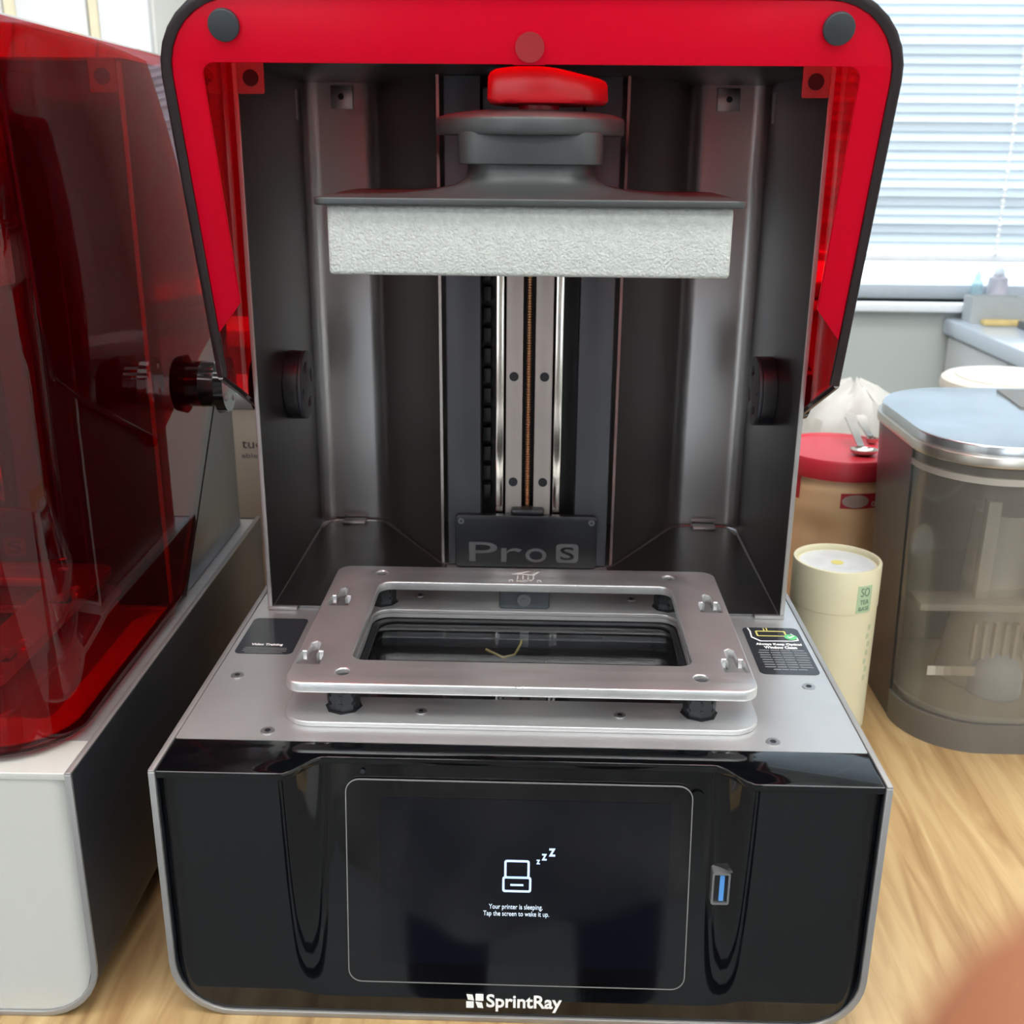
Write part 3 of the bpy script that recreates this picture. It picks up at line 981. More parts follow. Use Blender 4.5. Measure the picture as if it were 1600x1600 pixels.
# ------------------------------------------------------------------ build platform on the lift
def make_platform(ox, oy, label, z_off=0.0, rz=0.0):
    t = thing('build_platform', label, 'build platform', (ox, oy, DK + .2435 + z_off), rz)
    Z = -.2435
    L = (0, 0, Z)
    lab(bmo('block', nbox(-.1005, .1030, .080, .200, .2435, .2780, bev=.0022, seg=3), 'block', t, L), 'rough white grained build block')
    lab(plate('top_plate', [rrect(-.1065, .1090, .0745, .2055, .006)], .2780, .2818, 'head', t, None, .0009, L), 'dark grey top plate')
    # flared neck
    bm = bmesh.new()
    rings = []
    for hx, hy, z in ((.086, .060, .2817), (.070, .052, .2824), (.052, .043, .2842), (.041, .038, .2868), (.0352, .0345, .2900), (.0335, .033, .2940), (.0335, .033, .2978)):
        rings.append([bm.verts.new((x, y, z)) for x, y in rrect(-hx + .0012, hx + .0012, .14 - hy, .14 + hy, min(.02, hy * .5), 6)])
    for a, b in zip(rings, rings[1:]):
        for i in range(len(a)):
            bm.faces.new((a[i], a[(i + 1) % len(a)], b[(i + 1) % len(a)], b[i]))
    bm.faces.new(rings[0][::-1])
    bm.faces.new(rings[-1])
    bmo('flared_neck', bm, 'head', t, L, True, 50)
    plate('neck', [rrect(-.0368, .0388, .103, .177, .012)], .2975, .3135, 'head', t, None, .0008, L)
    # lens-shaped head
    bm = bmesh.new()
    prof = [(.84, .3118), (.985, .3122), (1.0, .3135), (1.0, .3195), (.985, .3208), (.88, .3228), (.60, .3246), (.2, .3252), (.02, .3253)]
    lathe(bm, prof, (0, 0, 0), 64)
    for v in bm.verts:
        v.co = Vector((.0003 + v.co.x * .0508, .140 + v.co.y * .044, v.co.z))
    bmo('head', bm, 'head', t, L, True, 40)
    # arm back to the column
    bmo('arm', nbox(-.030, .030, .17, .2985, .2990, .3170, bev=.003), 'column', t, L)
    bmo('carriage', nbox(-.034, .034, .2985, .3010, .262, .345, bev=.001), 'black', t, L)
    bm = bmesh.new()
    cyl(bm, (.0050, .14, .3250), (.0050, .14, .3290), .011, .011, 28)
    bmo('knob_stem', bm, 'knob', t, L)
    # red clamp lever: rounded on the left, tapering to the right
    top, bot = [], []
    lp = [(-.0215, .118), (-.0205, .152), (-.012, .163), (.006, .166), (.026, .160), (.0400, .148), (.0405, .130), (.030, .116), (.010, .110), (-.012, .112)]
    def cr(i, u):
        n_ = len(lp)
        p = [Vector(lp[(i + k - 1) % n_]) for k in range(4)]
        return .5 * ((2 * p[1]) + (p[2] - p[0]) * u + (2 * p[0] - 5 * p[1] + 4 * p[2] - p[3]) * u * u + (3 * p[1] - p[0] - 3 * p[2] + p[3]) * u ** 3)
    loop = [cr(i, k / 5) for i in range(len(lp)) for k in range(5)]
    c = sum(loop, Vector((0, 0))) / len(loop)
    bm = bmesh.new()
    rings = []
    for sc_, zf in ((.80, 0), (.95, .0006), (1.0, .0025), (.985, .80), (.95, .93), (.88, 1.0)):
        ring = []
        for p in loop:
            q = c + (p - c) * sc_
            ht = .0180 - .0050 * sstep((q.x - .004) / .037) - .0012 * sstep((-.006 - q.x) / .014)
            zz = .3272 + (zf if zf < .02 and sc_ >= .8 and zf < .003 else ht * zf)
            ring.append(bm.verts.new((q.x, q.y, zz)))
        rings.append(ring)
    for a, b in zip(rings, rings[1:]):
        for i in range(len(a)):
            bm.faces.new((a[i], a[(i + 1) % len(a)], b[(i + 1) % len(a)], b[i]))
    bm.faces.new(rings[0][::-1])
    bm.faces.new(rings[-1])
    lab(bmo('clamp_knob', bm, 'knob', t, L, True, 45), 'red clamp knob')
    return t

make_platform(0, 0, 'white block build platform with red knob hanging in the open printer')
make_platform(-.4180, -.007, 'build platform seen darkly inside the closed red hood', -.02, math.radians(0.8))

# ================================================================== THINGS ON THE DESK, RIGHT
def wrap(o, cx, cy, r):
    """bend a flat part (x along the arc, z up, y outward) round a cylinder at (cx, cy)"""
    for v in o.data.vertices:
        t = v.co.x / r
        rr = r + v.co.y
        v.co = Vector((cx + rr * math.cos(t), cy + rr * math.sin(t), v.co.z))
    o.data.update()
    return o
def arc_mx():            # local (x, y, z) -> (x along arc, outward, up)
    return Matrix(((1, 0, 0, 0), (0, 0, 1, 0), (0, 1, 0, 0), (0, 0, 0, 1)))
def band(name, r, a0, a1, z0, z1, th, m, parent, n=14, c=(0, 0)):
    bm = bmesh.new()
    rows = []
    for k in range(n + 1):
        t = a0 + (a1 - a0) * k / n
        rows.append([bm.verts.new((c[0] + q * math.cos(t), c[1] + q * math.sin(t), z)) for q, z in ((r, z0), (r, z1), (r + th, z1), (r + th, z0))])
    for a, b in zip(rows, rows[1:]):
        for k in range(4):
            bm.faces.new((a[k], a[(k + 1) % 4], b[(k + 1) % 4], b[k]))
    bm.faces.new(rows[0][::-1])
    bm.faces.new(rows[-1])
    return bmo(name, bm, m, parent)

M['teacard'] = mat('pale_yellow_card', (0.70, 0.66, 0.46), 0.6, 0.0, 0.03, 20)
M['teatop'] = mat('tube_top_white', (0.66, 0.68, 0.68), 0.35, 0.0, 0.08, 60)
M['teagreen'] = mat('tea_label_green', (0.40, 0.55, 0.36), 0.6)
M['teaink'] = mat('tea_ink', (0.13, 0.20, 0.14), 0.6)
M['tealeaf'] = mat('faint_leaf_print', (0.50, 0.54, 0.36), 0.6)
tt = thing('tea_tube', 'pale yellow cardboard tea tube beside the black printer', 'tube', (.2535, .3555, DESK))
bm = bmesh.new()
lathe(bm, [(.0335, 0), (.0348, .0008), (.0348, .112)], seg=56)
bmo('body', bm, 'teacard', tt)
bm = bmesh.new()
lathe(bm, [(.0346, .1085), (.0352, .1092), (.0352, .1440), (.0347, .1450), (.0328, .1450), (.0322, .1442), (.0320, .1405), (.02, .1404), (.001, .1404)], seg=56)
bmo('cap', bm, 'teacard', tt)
bm = bmesh.new()
lathe(bm, [(.0300, .1404), (.0300, .1410), (.001, .1410)], seg=48)
td = bmo('top_disc', bm, 'teatop', tt)
bm = bmesh.new()
lathe(bm, [(.0050, .1410), (.0050, .1413), (.0005, .1413)], seg=24)
bmo('gold_spot', bm, 'yellow', td)
a0 = math.atan2(.328 - .3555, .267 - .2535)
lbl = band('label', .0352, a0 - .20, a0 + .20, .1105, .1335, .0003, 'teagreen', tt)
TA = a0 * .0355
for body_, w_, z0_, z1_ in (('SO', .0042, .1245, .1318), ('TEA', .0042, .1178, .1218), ('BASE', .0050, .1125, .1158)):
    o = text('label_lettering', body_, TA - w_, TA + w_, z0_, z1_, 'teaink', lbl, arc_mx(), .0003)
    wrap(o, 0, 0, .0355)
for k in range(7):
    px, pz = a0 + .30 + .045 * math.sin(k * 2.1), .048 + .0075 * k
    band('leaf_print', .0348, px - .05, px + .05, pz, pz + .0045, .0002, 'tealeaf', tt, 4)

# red-lidded canister
M['tan'] = mat('tan_plastic', (0.80, 0.54, 0.30), 0.42, 0.0, 0.04, 8)
M['redlid'] = mat('red_lid', (0.55, 0.028, 0.045), 0.40, 0.0, 0.04, 10)
M['redprint'] = mat('red_print', (0.45, 0.020, 0.035), 0.5)
M['whiteprint'] = mat('pale_print', (0.72, 0.60, 0.52), 0.5)
cn = thing('canister', 'tan plastic canister with red lid behind the tea tube', 'canister', (.297, .537, DESK))
def grip(t, h):
    t = (t + math.pi) % (2 * math.pi) - math.pi
    a = math.exp(-((t + 2.05) / .36) ** 2) * sstep((h - .015) / .03) * sstep((.145 - h) / .03)
    b = math.exp(-((t + 1.15) / .40) ** 2) * sstep((h - .05) / .03) * sstep((.130 - h) / .02)
    return 1 - .17 * a - .022 * b * (1 + math.sin(h * 900))
bm = bmesh.new()
lathe(bm, [(.050, 0), (.054, .003)] + [(.0555, .006 + .003 * k) for k in range(52)] + [(.0550, .164), (.0525, .168), (.0525, .174)], seg=80, fn=grip)
bmo('body', bm, 'tan', cn, ang=60)
bm = bmesh.new()
lathe(bm, [(.0560, .172), (.0580, .1725), (.0585, .175), (.0580, .1885), (.0565, .1910), (.0535, .1910), (.0520, .1895), (.001, .1893)], seg=64)
bmo('lid', bm, 'redlid', cn)
lg0 = math.atan2(.483 - .537, .3045 - .297)
lr = .0556
lb = band('label', lr, lg0 - .31, lg0 + .50, .1465, .1610, .0004, 'redprint', cn)
bm = bmesh.new()
rows = []
for k in range(25):
    u = -1 + 2 * k / 24
    hh = .0060 * math.sqrt(max(0, 1 - u * u)) + .0002
    t = (lg0 * lr - .0035 + .0125 * u) / lr
    rows.append([bm.verts.new(((lr + .0009) * math.cos(t), (lr + .0009) * math.sin(t), .1538 + q * hh)) for q in (-1, 1)])
for a, b in zip(rows, rows[1:]):
    bm.faces.new((a[0], b[0], b[1], a[1]))
bmesh.ops.solidify(bm, geom=list(bm.faces), thickness=.0003)
bmo('label_oval', bm, 'whiteprint', lb)

for k in range(2):
    o = text('label_lettering', 'o', lg0 * lr + .0125 + .0058 * k, lg0 * lr + .0168 + .0058 * k, .1482, .1530, 'whiteprint', lb, arc_mx(), .0008)
    wrap(o, 0, 0, lr)
band('side_label', lr, lg0 - 1.30, lg0 - 1.02, .150, .172, .0004, 'redprint', cn)

# spoons on the canister lid
M['steel'] = mat('spoon_steel', (0.55, 0.53, 0.50), 0.25, 1.0, 0.05)
def spoon(label, bx, by, hx, hy, hz, rb):
    t = thing('measuring_spoon', label, 'spoon', (bx, by, DESK + .1894), 0, 'spoons on the canister lid')
    bm = bmesh.new()
    prof = [(.3, .0), (.7, .0012), (.92, .0035), (1.0, .0062), (.96, .0062), (.86, .0042), (.6, .0022), (.05, .0014)]
    lathe(bm, [(a * rb, h) for a, h in prof], seg=32)
    for v in bm.verts:
        v.co.y *= .8
    bmo('bowl', bm, 'steel', t)
    d = Vector((hx - bx, hy - by, 0))
    L_ = d.length
    d.normalize()
    n_ = Vector((-d.y, d.x, 0))
    bm = bmesh.new()
    rows = []
    for k in range(13):
        u = k / 12
        p = d * (rb * .8 + (L_ - rb * .8) * u) + Vector((0, 0, .0058 + hz * u ** 1.3))
        w = .0032 + .0032 * u ** 2 if k < 12 else .004
        rows.append([bm.verts.new(p + n_ * w * s_ + Vector((0, 0, zz))) for s_, zz in ((-1, 0), (1, 0), (1, .0013), (-1, .0013))])
    for a, b in zip(rows, rows[1:]):
        for k in range(4):
            bm.faces.new((a[k], a[(k + 1) % 4], b[(k + 1) % 4], b[k]))
    bm.faces.new(rows[0][::-1])
    bm.faces.new(rows[-1])
    bmo('handle', bm, 'steel', t)
    return t
spoon('steel measuring spoon with round bowl lying on the red lid', .3130, .5130, .3130, .5700, .020, .0130)
spoon('thin steel spoon leaning behind the round one on the red lid', .3330, .5560, .3290, .5900, .014, .0060)

# crumpled bag behind the canister
M['bag'] = clear_mat('white_bag_film', (0.9, 0.91, 0.9), (0.82, 0.83, 0.80), 0.86, 0.25, 1.4, 0.3)
bm = bmesh.new()
rs = random.Random(3)
ph = [(rs.uniform(0, 6.28), rs.uniform(.015, .05), rs.randint(3, 9)) for _ in range(7)]
prof = [(.9, 0), (1.0, .02), (1.03, .08), (1.04, .13), (1.0, .165), (.92, .187), (.70, .206), (.38, .219), (.08, .226)]
rings = []
for r_, h in prof:
    ring = []
    for k in range(48):
        t = 2 * math.pi * k / 48
        f_ = 1 + sum(a * math.sin(n_ * t + p + h * 30 * (n_ % 3 - 1)) for p, a, n_ in ph)
        ring.append(bm.verts.new((.062 * r_ * f_ * math.cos(t) + .010 * h / .2, .045 * r_ * f_ * math.sin(t), h + .005 * math.sin(5 * t + h * 40) * (h > .05))))
    rings.append(ring)
for a, b in zip(rings, rings[1:]):
    for i in range(48):
        bm.faces.new((a[i], a[(i + 1) % 48], b[(i + 1) % 48], b[i]))
bm.faces.new(rings[0][::-1])
bm.faces.new(rings[-1])
bag = thing('plastic_bag', 'crumpled white plastic bag behind the red-lidded canister', 'bag', (.335, .680, DESK))
bmo('film', bm, 'bag', bag, ang=25)

# water dispenser
M['smoke'] = clear_mat('smoked_tank', (0.93, 0.92, 0.90), (0.50, 0.48, 0.44), 0.11, 0.05, 1.5)
M['wash'] = clear_mat('tank_water', (0.93, 0.93, 0.91), (0.4, 0.39, 0.36), 0.03, 0.02, 1.33)
M['housing'] = mat('dark_grey_housing', (0.050, 0.054, 0.060), 0.32, 0.15, 0.08, 10)
M['foot'] = mat('grey_brown_base', (0.15, 0.14, 0.125), 0.35, 0.0, 0.06)
M['lidsteel'] = mat('brushed_lid', (0.62, 0.66, 0.70), 0.24, 0.9, 0.10, 22)
M['rimsteel'] = mat('warm_steel_rim', (0.62, 0.58, 0.52), 0.30, 0.9, 0.05)
M['filter'] = clear_mat('filter_plastic', (0.80, 0.78, 0.74), (0.62, 0.59, 0.53), 0.60, 0.15, 1.45)
M['dome'] = mat('filter_blue', (0.32, 0.36, 0.42), 0.45)
wd = thing('water_dispenser', 'smoked plastic water dispenser with steel lid at the right edge', 'dispenser', (.41, .40, DESK))
def wloop(i, h):
    e = .012 * h / .25 - i
    return [(x - .41, y - .40) for x, y in rrect(.3115 - e, .5200 + e, .2990 - e, .4930 + e, (.05, .080, .060, .05), 10)]
def ringwall(name, sel, z0, z1, th, m, parent, grow=0.0):
    """a wall following part of the outline, sel picks outline indices"""
    bm = bmesh.new()
    rows = []
    lo, hi = wloop(-grow, z0), wloop(-grow, z1)
    lo2, hi2 = wloop(-grow + th, z0), wloop(-grow + th, z1)
    for i in sel:
        rows.append([bm.verts.new((*lo[i], z0)), bm.verts.new((*hi[i], z1)), bm.verts.new((*hi2[i], z1)), bm.verts.new((*lo2[i], z0))])
    for a, b in zip(rows, rows[1:]):
        for k in range(4):
            bm.faces.new((a[k], a[(k + 1) % 4], b[(k + 1) % 4], b[k]))
    bm.faces.new(rows[0][::-1])
    bm.faces.new(rows[-1])
    return bmo(name, bm, m, parent)
NL = len(wloop(0, 0))                       # 4 corners of 11 points: right-rear, left-rear, left-front, right-front
def solid(name, i, z0, z1, m, parent, bev=0):
    bm = bmesh.new()
    a = [bm.verts.new((*p, z0)) for p in wloop(i, z0)]
    b = [bm.verts.new((*p, z1)) for p in wloop(i, z1)]
    for k in range(NL):
        bm.faces.new((a[k], a[(k + 1) % NL], b[(k + 1) % NL], b[k]))
    bm.faces.new(a[::-1])
    bm.faces.new(b)
    return bmo(name, bm, m, parent)
ringwall('housing', list(range(0, 23)), .0, .246, .004, 'housing', wd)
lf = list(range(22, 44))
tk = ringwall('tank', lf, .026, .240, .003, 'smoke', wd, -.001)
ringwall('tank_collar', lf, .228, .233, .003, 'filter', tk, .0)
ringwall('base_band', lf, .0, .026, .004, 'foot', wd, .0006)
solid('base_tray', .006, .004, .024, 'foot', wd)
solid('tank_floor', .006, .0245, .0275, 'filter', wd)
bmo('inner_back', nbox(-.09, .09, .055, .062, .028, .236), 'foot', wd)
solid('water', .0065, .030, .118, 'wash', wd)
lid = plate('lid', [wloop(.001, .25)], .2480, .2575, 'lidsteel', wd, None, .0018)
plate('lid_rim', [wloop(-.0015, .25), wloop(.004, .25)], .2415, .2495, 'rimsteel', wd, None, .0010)
lab(plate('lid_flap', [[(.008, .090), (.0, .018), (.055, .018), (.065, .090)]], .2575, .2590, 'foot', lid), 'dark lid flap')
bm = bmesh.new()
lathe(bm, [(.036, .0275), (.037, .035), (.034, .050), (.031, .085), (.027, .105), (.024, .16), (.024, .18)], (-.015, -.015, 0), 36)
fl = bmo('filter_cone', bm, 'filter', wd)
bm = bmesh.new()
lathe(bm, [(.022, .0280), (.022, .045), (.017, .056), (.008, .062), (.001, .063)], (-.015, -.045, 0), 28)
bmo('filter_dome', bm, 'dome', fl)
for k in range(7):
    x = -.040 + k * .0085
    bmo('filter_rib', nbox(x, x + .0025, -.052, -.046, .060, .092), 'filter', fl)
bmo('filter_post', nbox(-.041, -.030, -.045, -.035, .10, .195, bev=.001), 'filter', fl)
bmo('filter_post', nbox(.002, .014, -.045, -.035, .10, .195, bev=.001), 'filter', fl)
bmo('filter_shelf', nbox(-.090, .095, -.060, -.030, .106, .112, bev=.001), 'filter', fl)
bmo('level_mark', nbox(-.088, -.050, -.0870, -.0862, .062, .070), 'filter', fl)

# white pail behind the dispenser
M['pail'] = mat('ivory_plastic', (0.66, 0.64, 0.57), 0.4, 0.0, 0.03)
bm = bmesh.new()
lathe(bm, [(.055, 0), (.058, .004), (.066, .222), (.0705, .2245), (.0725, .2300), (.0715, .2365), (.0680, .2395), (.060, .2400), (.001, .2400)], seg=56)
pl = thing('pail', 'round ivory pail with flat lid behind the water dispenser', 'pail', (.500, .645, DESK))
bmo('bucket', bm, 'pail', pl)
bm = bmesh.new()
lathe(bm, [(.058, .2400), (.058, .2412), (.001, .2414)], seg=48)
bmo('lid_disc', bm, 'pail', pl)

# ------------------------------------------------------------------ things by the window
M['greybox'] = mat('grey_carton', (0.38, 0.41, 0.42), 0.6, 0.0, 0.04)
M['mauve'] = mat('mauve_bottle', (0.50, 0.48, 0.54), 0.4, 0.0, 0.05)
M['aqua'] = clear_mat('aqua_bottle', (0.75, 0.9, 0.93), (0.55, 0.72, 0.76), 0.45, 0.1, 1.4)
M['yellowcard'] = mat('yellow_cloth', (0.62, 0.47, 0.20), 0.7, 0.0, 0.1)
M['slate'] = mat('slate_tray', (0.10, 0.12, 0.14), 0.4)
gb = thing('storage_box', 'open grey storage box on the counter below the window', 'box', (.955, 1.836, DK - .028))
bm = bmesh.new()
for q in ((-.055, .055, -.025, -.022), (-.055, .055, .022, .025), (-.055, -.052, -.022, .022), (.052, .055, -.022, .022)):
    box(bm, *q, 0, .054)
bmo('walls', bm, 'greybox', gb)
bmo('bottom', nbox(-.052, .052, -.022, .022, 0, .003), 'greybox', gb)
def bottle(label, x, y, z, r, h, m, cap):
    t = thing('bottle', label, 'bottle', (x, y, z))
    bm = bmesh.new()
    lathe(bm, [(r * .9, 0), (r, .002), (r, h * .60), (r * .93, h * .66), (r * .6, h * .72), (r * .5, h * .76)], seg=28)
    bmo('body', bm, m, t)
    bm = bmesh.new()
    lathe(bm, [(r * .62, h * .74), (r * .6, h * .84), (r * .30, h * .94), (r * .12, h)], seg=24)
    bmo('cap', bm, cap, t)
bottle('mauve bottle with pointed cap standing on the windowsill', .992, 1.925, DK + .004, .021, .078, 'mauve', 'sill')
bottle('small aqua dropper bottle on the windowsill beside the mauve bottle', .948, 1.925, DK + .004, .012, .066, 'aqua', 'aqua')
yc = bmo('folded_cloth', nbox(.915, 1.01, 1.775, 1.800, DK - .028, DK - .016, bev=.004), 'yellowcard')
tag(yc, 'folded yellow cloth lying in front of the grey storage box', 'cloth')
sk = thing('shallow_tray', 'dark slate tray on the pale blue counter', 'tray', (1.08, 1.66, DK - .028))
bmo('bottom', nbox(-.10, .12, -.10, .09, 0, .004, bev=.001), 'slate', sk)
bm = bmesh.new()
for q in ((-.105, .125, -.105, -.10), (-.105, .125, .09, .095), (-.105, -.10, -.10, .09), (.12, .125, -.10, .09)):
    box(bm, *q, 0, .016)
bmo('rim', bm, 'slate', sk)

# ------------------------------------------------------------------ boxes behind the left printer
M['creamcard'] = mat('cream_card', (0.85, 0.78, 0.66), 0.6, 0.0, 0.03)
M['taupe'] = mat('taupe_card', (0.36, 0.32, 0.28), 0.6, 0.0, 0.04)
M['ink'] = mat('grey_ink', (0.10, 0.10, 0.10), 0.6)
cx = thing('carton', 'cream carton with grey lettering between the two printers', 'carton', (-.262, .515, DESK))
bmo('tray_part', nbox(-.075, .075, 0, .09, 0, .225, bev=.001), 'creamcard', cx)
lid_ = bmo('lid_part', nbox(-.0765, .0765, -.0015, .0915, .225, .240, bev=.001), 'sill', cx)
bm_ = Matrix.Translation((0, -.0001, 0)) @ front_mx(0)
text('carton_lettering', 'tud', -.0140, .0055, .1865, .1955, 'ink', cx, bm_, .0002)
text('carton_lettering', 'able a', -.0150, .0075, .1770, .1815, 'faint', cx, bm_, .0002)
c2 = thing('lidded_box', 'taupe box with white lid stacked behind the left printer', 'box', (-.36, .66, DESK))
bmo('box_body', nbox(-.075, .055, 0, .10, 0, .258, bev=.001), 'taupe', c2)
bmo('box_lid', nbox(-.077, .057, -.002, .102, .258, .276, bev=.001), 'sill', c2)

# ------------------------------------------------------------------ the photographer: finger in the corner, clothes mirrored in the front panel
M['skin'] = mat('skin', (0.30, 0.115, 0.055), 0.5, 0.0, 0.06, 120, 0.1, 900)
M['nail'] = mat('nail', (0.34, 0.16, 0.10), 0.25)
M['cloth'] = mat('grey_cloth', (0.72, 0.72, 0.72), 0.85, 0.0, 0.1, 60, 0.2, 300)
M['trouser'] = mat('dark_trousers', (0.020, 0.022, 0.030), 0.85, 0.0, 0.1, 60)
M['hair'] = mat('dark_hair', (0.02, 0.015, 0.012), 0.5, 0.0, 0.3, 200)
PX, PY = 0.01, -.73
pe = thing('person', 'photographer in grey clothes, one blurred finger in the lower right corner', 'person', (PX, PY, 0))
CM = cam.matrix_world.copy()
def cp(x, y, z):                                     # millimetres seen from the lens (right, up, away) -> person space
    return CM @ Vector((x / 1000, y / 1000, -z / 1000)) - pe.location
def skinned(name, vs_, es_, rr, m):
    me = bpy.data.meshes.new(name)
    me.from_pydata([tuple(v) for v in vs_], es_, [])
    o = link(name, me, m, pe, (0, 0, 0), False)
    k = o.modifiers.new('skin', 'SKIN')
    k.use_smooth_shade = True
    for v, r_ in zip(me.skin_vertices[0].data, rr):
        v.radius = (r_, r_) if not isinstance(r_, tuple) else r_
    me.skin_vertices[0].data[0].use_root = True
    b = o.modifiers.new('sub', 'SUBSURF')
    b.levels = b.render_levels = 2
    return o
def make_hand(sg, dx, wrist):
    hv, he, hr = [cp(sg * 95 + dx, -78, 45)], [], [.024]
    def add(p, r_, j):
        hv.append(cp(sg * p[0] + dx, p[1], p[2]))
        hr.append(r_)
        he.append((j, len(hv) - 1))
        return len(hv) - 1
    wr = add((140, -112, 30), .021, 0)
    hv.append(wrist)
    hr.append(.030)
    he.append((wr, len(hv) - 1))
    k1 = add((76, -58, 45), .014, 0)
    k2 = add((84, -80, 62), .014, 0)
    k3 = add((92, -98, 72), .013, 0)
    k4 = add((104, -112, 76), .012, 0)
    for root_, ps in ((k1, ((50, -44, 42, .0115), (27.5, -27.8, 40, .0115), (16.6, -17.8, 39, .0105))),
                      (k2, ((62, -72, 78, .0095), (54, -78, 58, .0088), (62, -84, 44, .0075))),
                      (k3, ((72, -98, 90, .0090), (62, -102, 70, .0085), (70, -106, 54, .0072))),
                      (k4, ((90, -122, 92, .0080), (80, -124, 76, .0075), (86, -126, 64, .0065))),
                      (0, ((98, -58, 22, .0130), (88, -44, 6, .0105), (76, -36, 2, .0085)))):
        j = root_
        for a, b, c, r_ in ps:
            j = add((a, b, c), r_, j)
    o = skinned('hand', hv, he, hr, 'skin')
    bm = bmesh.new()
    bmesh.ops.create_uvsphere(bm, u_segments=16, v_segments=10, radius=1)
    for v in bm.verts:
        v.co = Vector((v.co.x * .0046, v.co.y * .0060, v.co.z * .0012))
    na = bmo('fingernail', bm, 'nail', o)
    na.location = cp(sg * 24 + dx, -25, 49.5)
    na.rotation_euler = (math.radians(70), 0, math.radians(-40 * sg))
EL = {1: Vector((.27, .06, 1.02)), -1: Vector((-.25, -.03, 1.08))}
make_hand(1, 0, EL[1] + Vector((-.01, .05, .02)))
lv, le, lr_ = [Vector((-.265, .03, .775))], [], [.022]                     # left hand hanging relaxed at the side
def ladd(p, r_, j):
    lv.append(Vector(p))
    lr_.append(r_)
    le.append((j, len(lv) - 1))
    return len(lv) - 1
ladd((-.262, .015, .850), .024, 0)
for k, (dy, ln) in enumerate(((.030, .9), (.010, 1.0), (-.010, .95), (-.028, .75))):
    j = ladd((-.267, .03 + dy, .735), .012, 0)
    j = ladd((-.265, .034 + dy, .735 - .034 * ln), .0098, j)
    j = ladd((-.258, .038 + dy, .735 - .060 * ln), .0088, j)
    ladd((-.246, .040 + dy, .735 - .080 * ln), .0078, j)
j = ladd((-.250, .066, .765), .0125, 0)
j = ladd((-.240, .080, .735), .0100, j)
ladd((-.234, .084, .712), .0085, j)
skinned('hand', lv, le, lr_, 'skin')
bv = [(0, 0, .93), (0, .0, 1.10), (0, -.01, 1.28), (0, .0, 1.43), (0, .015, 1.50)]
be = [(0, 1), (1, 2), (2, 3), (3, 4)]
br = [(.16, .11), (.15, .10), (.17, .11), .055, .050]
def badd(p, r_, j):
    bv.append(p)
    br.append(r_)
    be.append((j, len(bv) - 1))
    return len(bv) - 1
for s_ in (-1, 1):
    h_ = badd((s_ * .095, 0, .86), .085, 0)
    k_ = badd((s_ * .105, .01, .49), .058, h_)
    a_ = badd((s_ * .105, -.02, .10), .040, k_)
    badd((s_ * .11, .12, .045), .036, a_)
    sh_ = badd((s_ * .175, -.01, 1.37), .062, 2)
    el_ = badd(tuple(EL[s_]), .045, sh_)
    badd(tuple(EL[s_] + (Vector((-.012, .06, .025)) if s_ == 1 else Vector((-.012, .045, -.22)))), .036, el_)
skinned('body', [Vector(v) for v in bv], be, br, 'trouser')
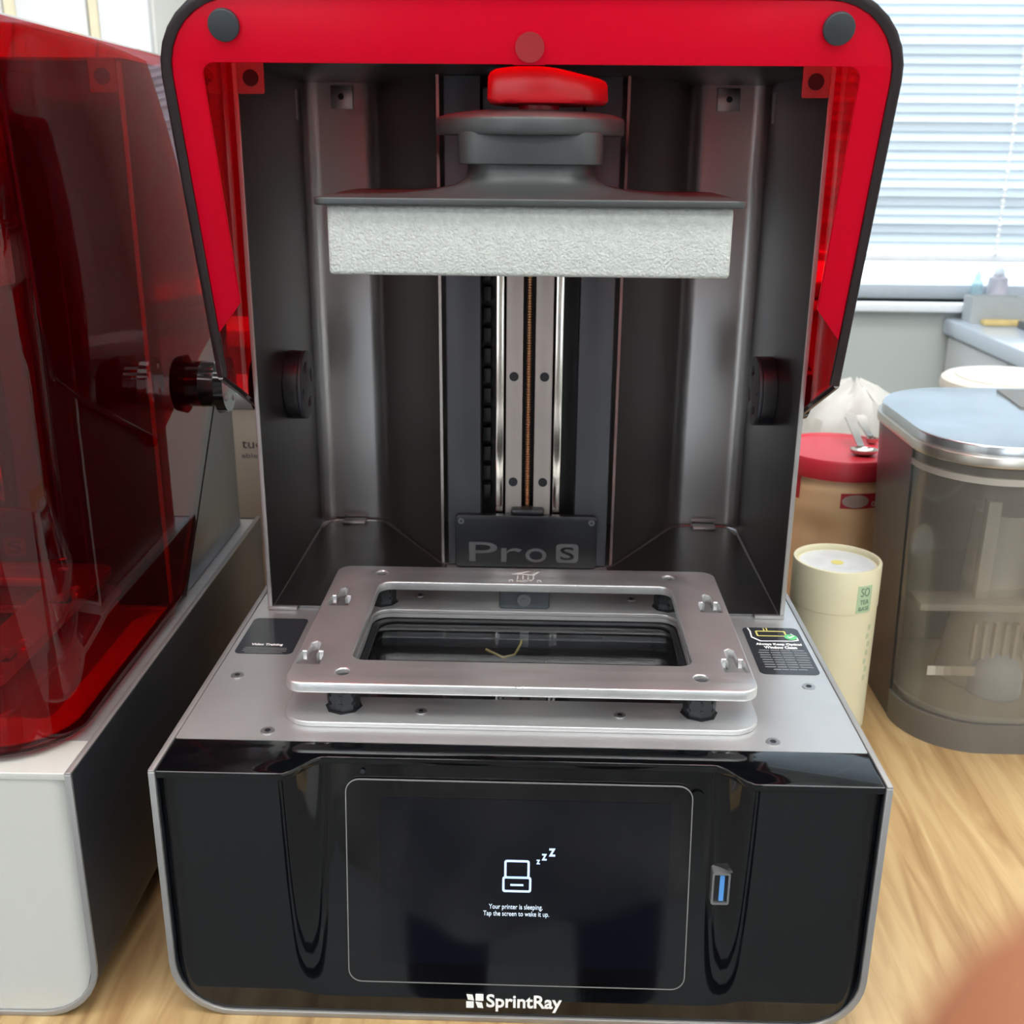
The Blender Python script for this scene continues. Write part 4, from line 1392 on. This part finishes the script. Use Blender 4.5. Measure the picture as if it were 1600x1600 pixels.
# loose grey overshirt reaching the knees, with draped folds
bm = bmesh.new()
rings = []
for i in range(46):
    u = i / 45
    z = 1.36 - u * 0.79
    ring = []
    for k in range(96):
        t = 2 * math.pi * k / 96
        fo = .010 * math.sin(7 * t + 9 * u + 2 * math.sin(5 * u)) + .008 * math.sin(12 * t - 14 * u) + .006 * math.sin(4 * t + 30 * u)
        fo *= .25 + u
        rx = .185 + .035 * sstep(u * 1.3) - .02 * math.exp(-((u - .38) / .12) ** 2)
        ry = .130 + .050 * sstep(u * 1.3) - .02 * math.exp(-((u - .38) / .12) ** 2)
        hem = .03 * math.sin(2 * t + 1) * u * u
        ring.append(bm.verts.new(((rx + fo) * math.cos(t), (ry + fo) * math.sin(t), z + hem)))
    rings.append(ring)
for a, b in zip(rings, rings[1:]):
    for k in range(96):
        bm.faces.new((a[k], a[(k + 1) % 96], b[(k + 1) % 96], b[k]))
bmesh.ops.solidify(bm, geom=list(bm.faces), thickness=.003)
lab(bmo('overshirt', bm, 'cloth', pe, ang=80), 'loose grey overshirt')
# head with face and hair
bm = bmesh.new()
bmesh.ops.create_uvsphere(bm, u_segments=32, v_segments=24, radius=1)
for v in bm.verts:
    x, y, z = v.co
    jaw = 1 - .28 * sstep((-z - .1) / .9)
    nose = .020 * math.exp(-(x / .14) ** 2 - ((z + .08) / .2) ** 2) if y > 0 else 0
    brow = -.006 * (math.exp(-((abs(x) - .38) / .16) ** 2 - ((z - .08) / .10) ** 2)) if y > 0 else 0
    lips = .004 * math.exp(-(x / .28) ** 2 - ((z + .45) / .07) ** 2) if y > 0 else 0
    v.co = Vector((x * .076 * jaw, y * .095 * (1 - .1 * sstep(-z)) + nose + brow + lips, z * .118))
hd_ = bmo('head', bm, 'skin', pe, (0, .025, 1.60), ang=80)
for s_ in (-1, 1):
    bm = bmesh.new()
    bmesh.ops.create_uvsphere(bm, u_segments=14, v_segments=10, radius=.012)
    bmo('eye', bm, 'print', hd_, (s_ * .029, .079, .008))
    bm = bmesh.new()
    bmesh.ops.create_uvsphere(bm, u_segments=14, v_segments=10, radius=1)
    for v in bm.verts:
        v.co = Vector((v.co.x * .010, v.co.y * .018, v.co.z * .031))
    bmo('ear', bm, 'skin', hd_, (s_ * .074, -.005, -.005))
bm = bmesh.new()
bmesh.ops.create_uvsphere(bm, u_segments=32, v_segments=24, radius=1)
for v in list(bm.verts):
    x, y, z = v.co
    v.co = Vector((x * .084, y * .102 - .012, z * .124 + .012))
bmesh.ops.delete(bm, geom=[v for v in bm.verts if (v.co.y > .035 and v.co.z < .070) or v.co.z < -.07], context='VERTS')
bmesh.ops.solidify(bm, geom=list(bm.faces), thickness=.008)
bmo('hair', bm, 'hair', hd_, ang=80)
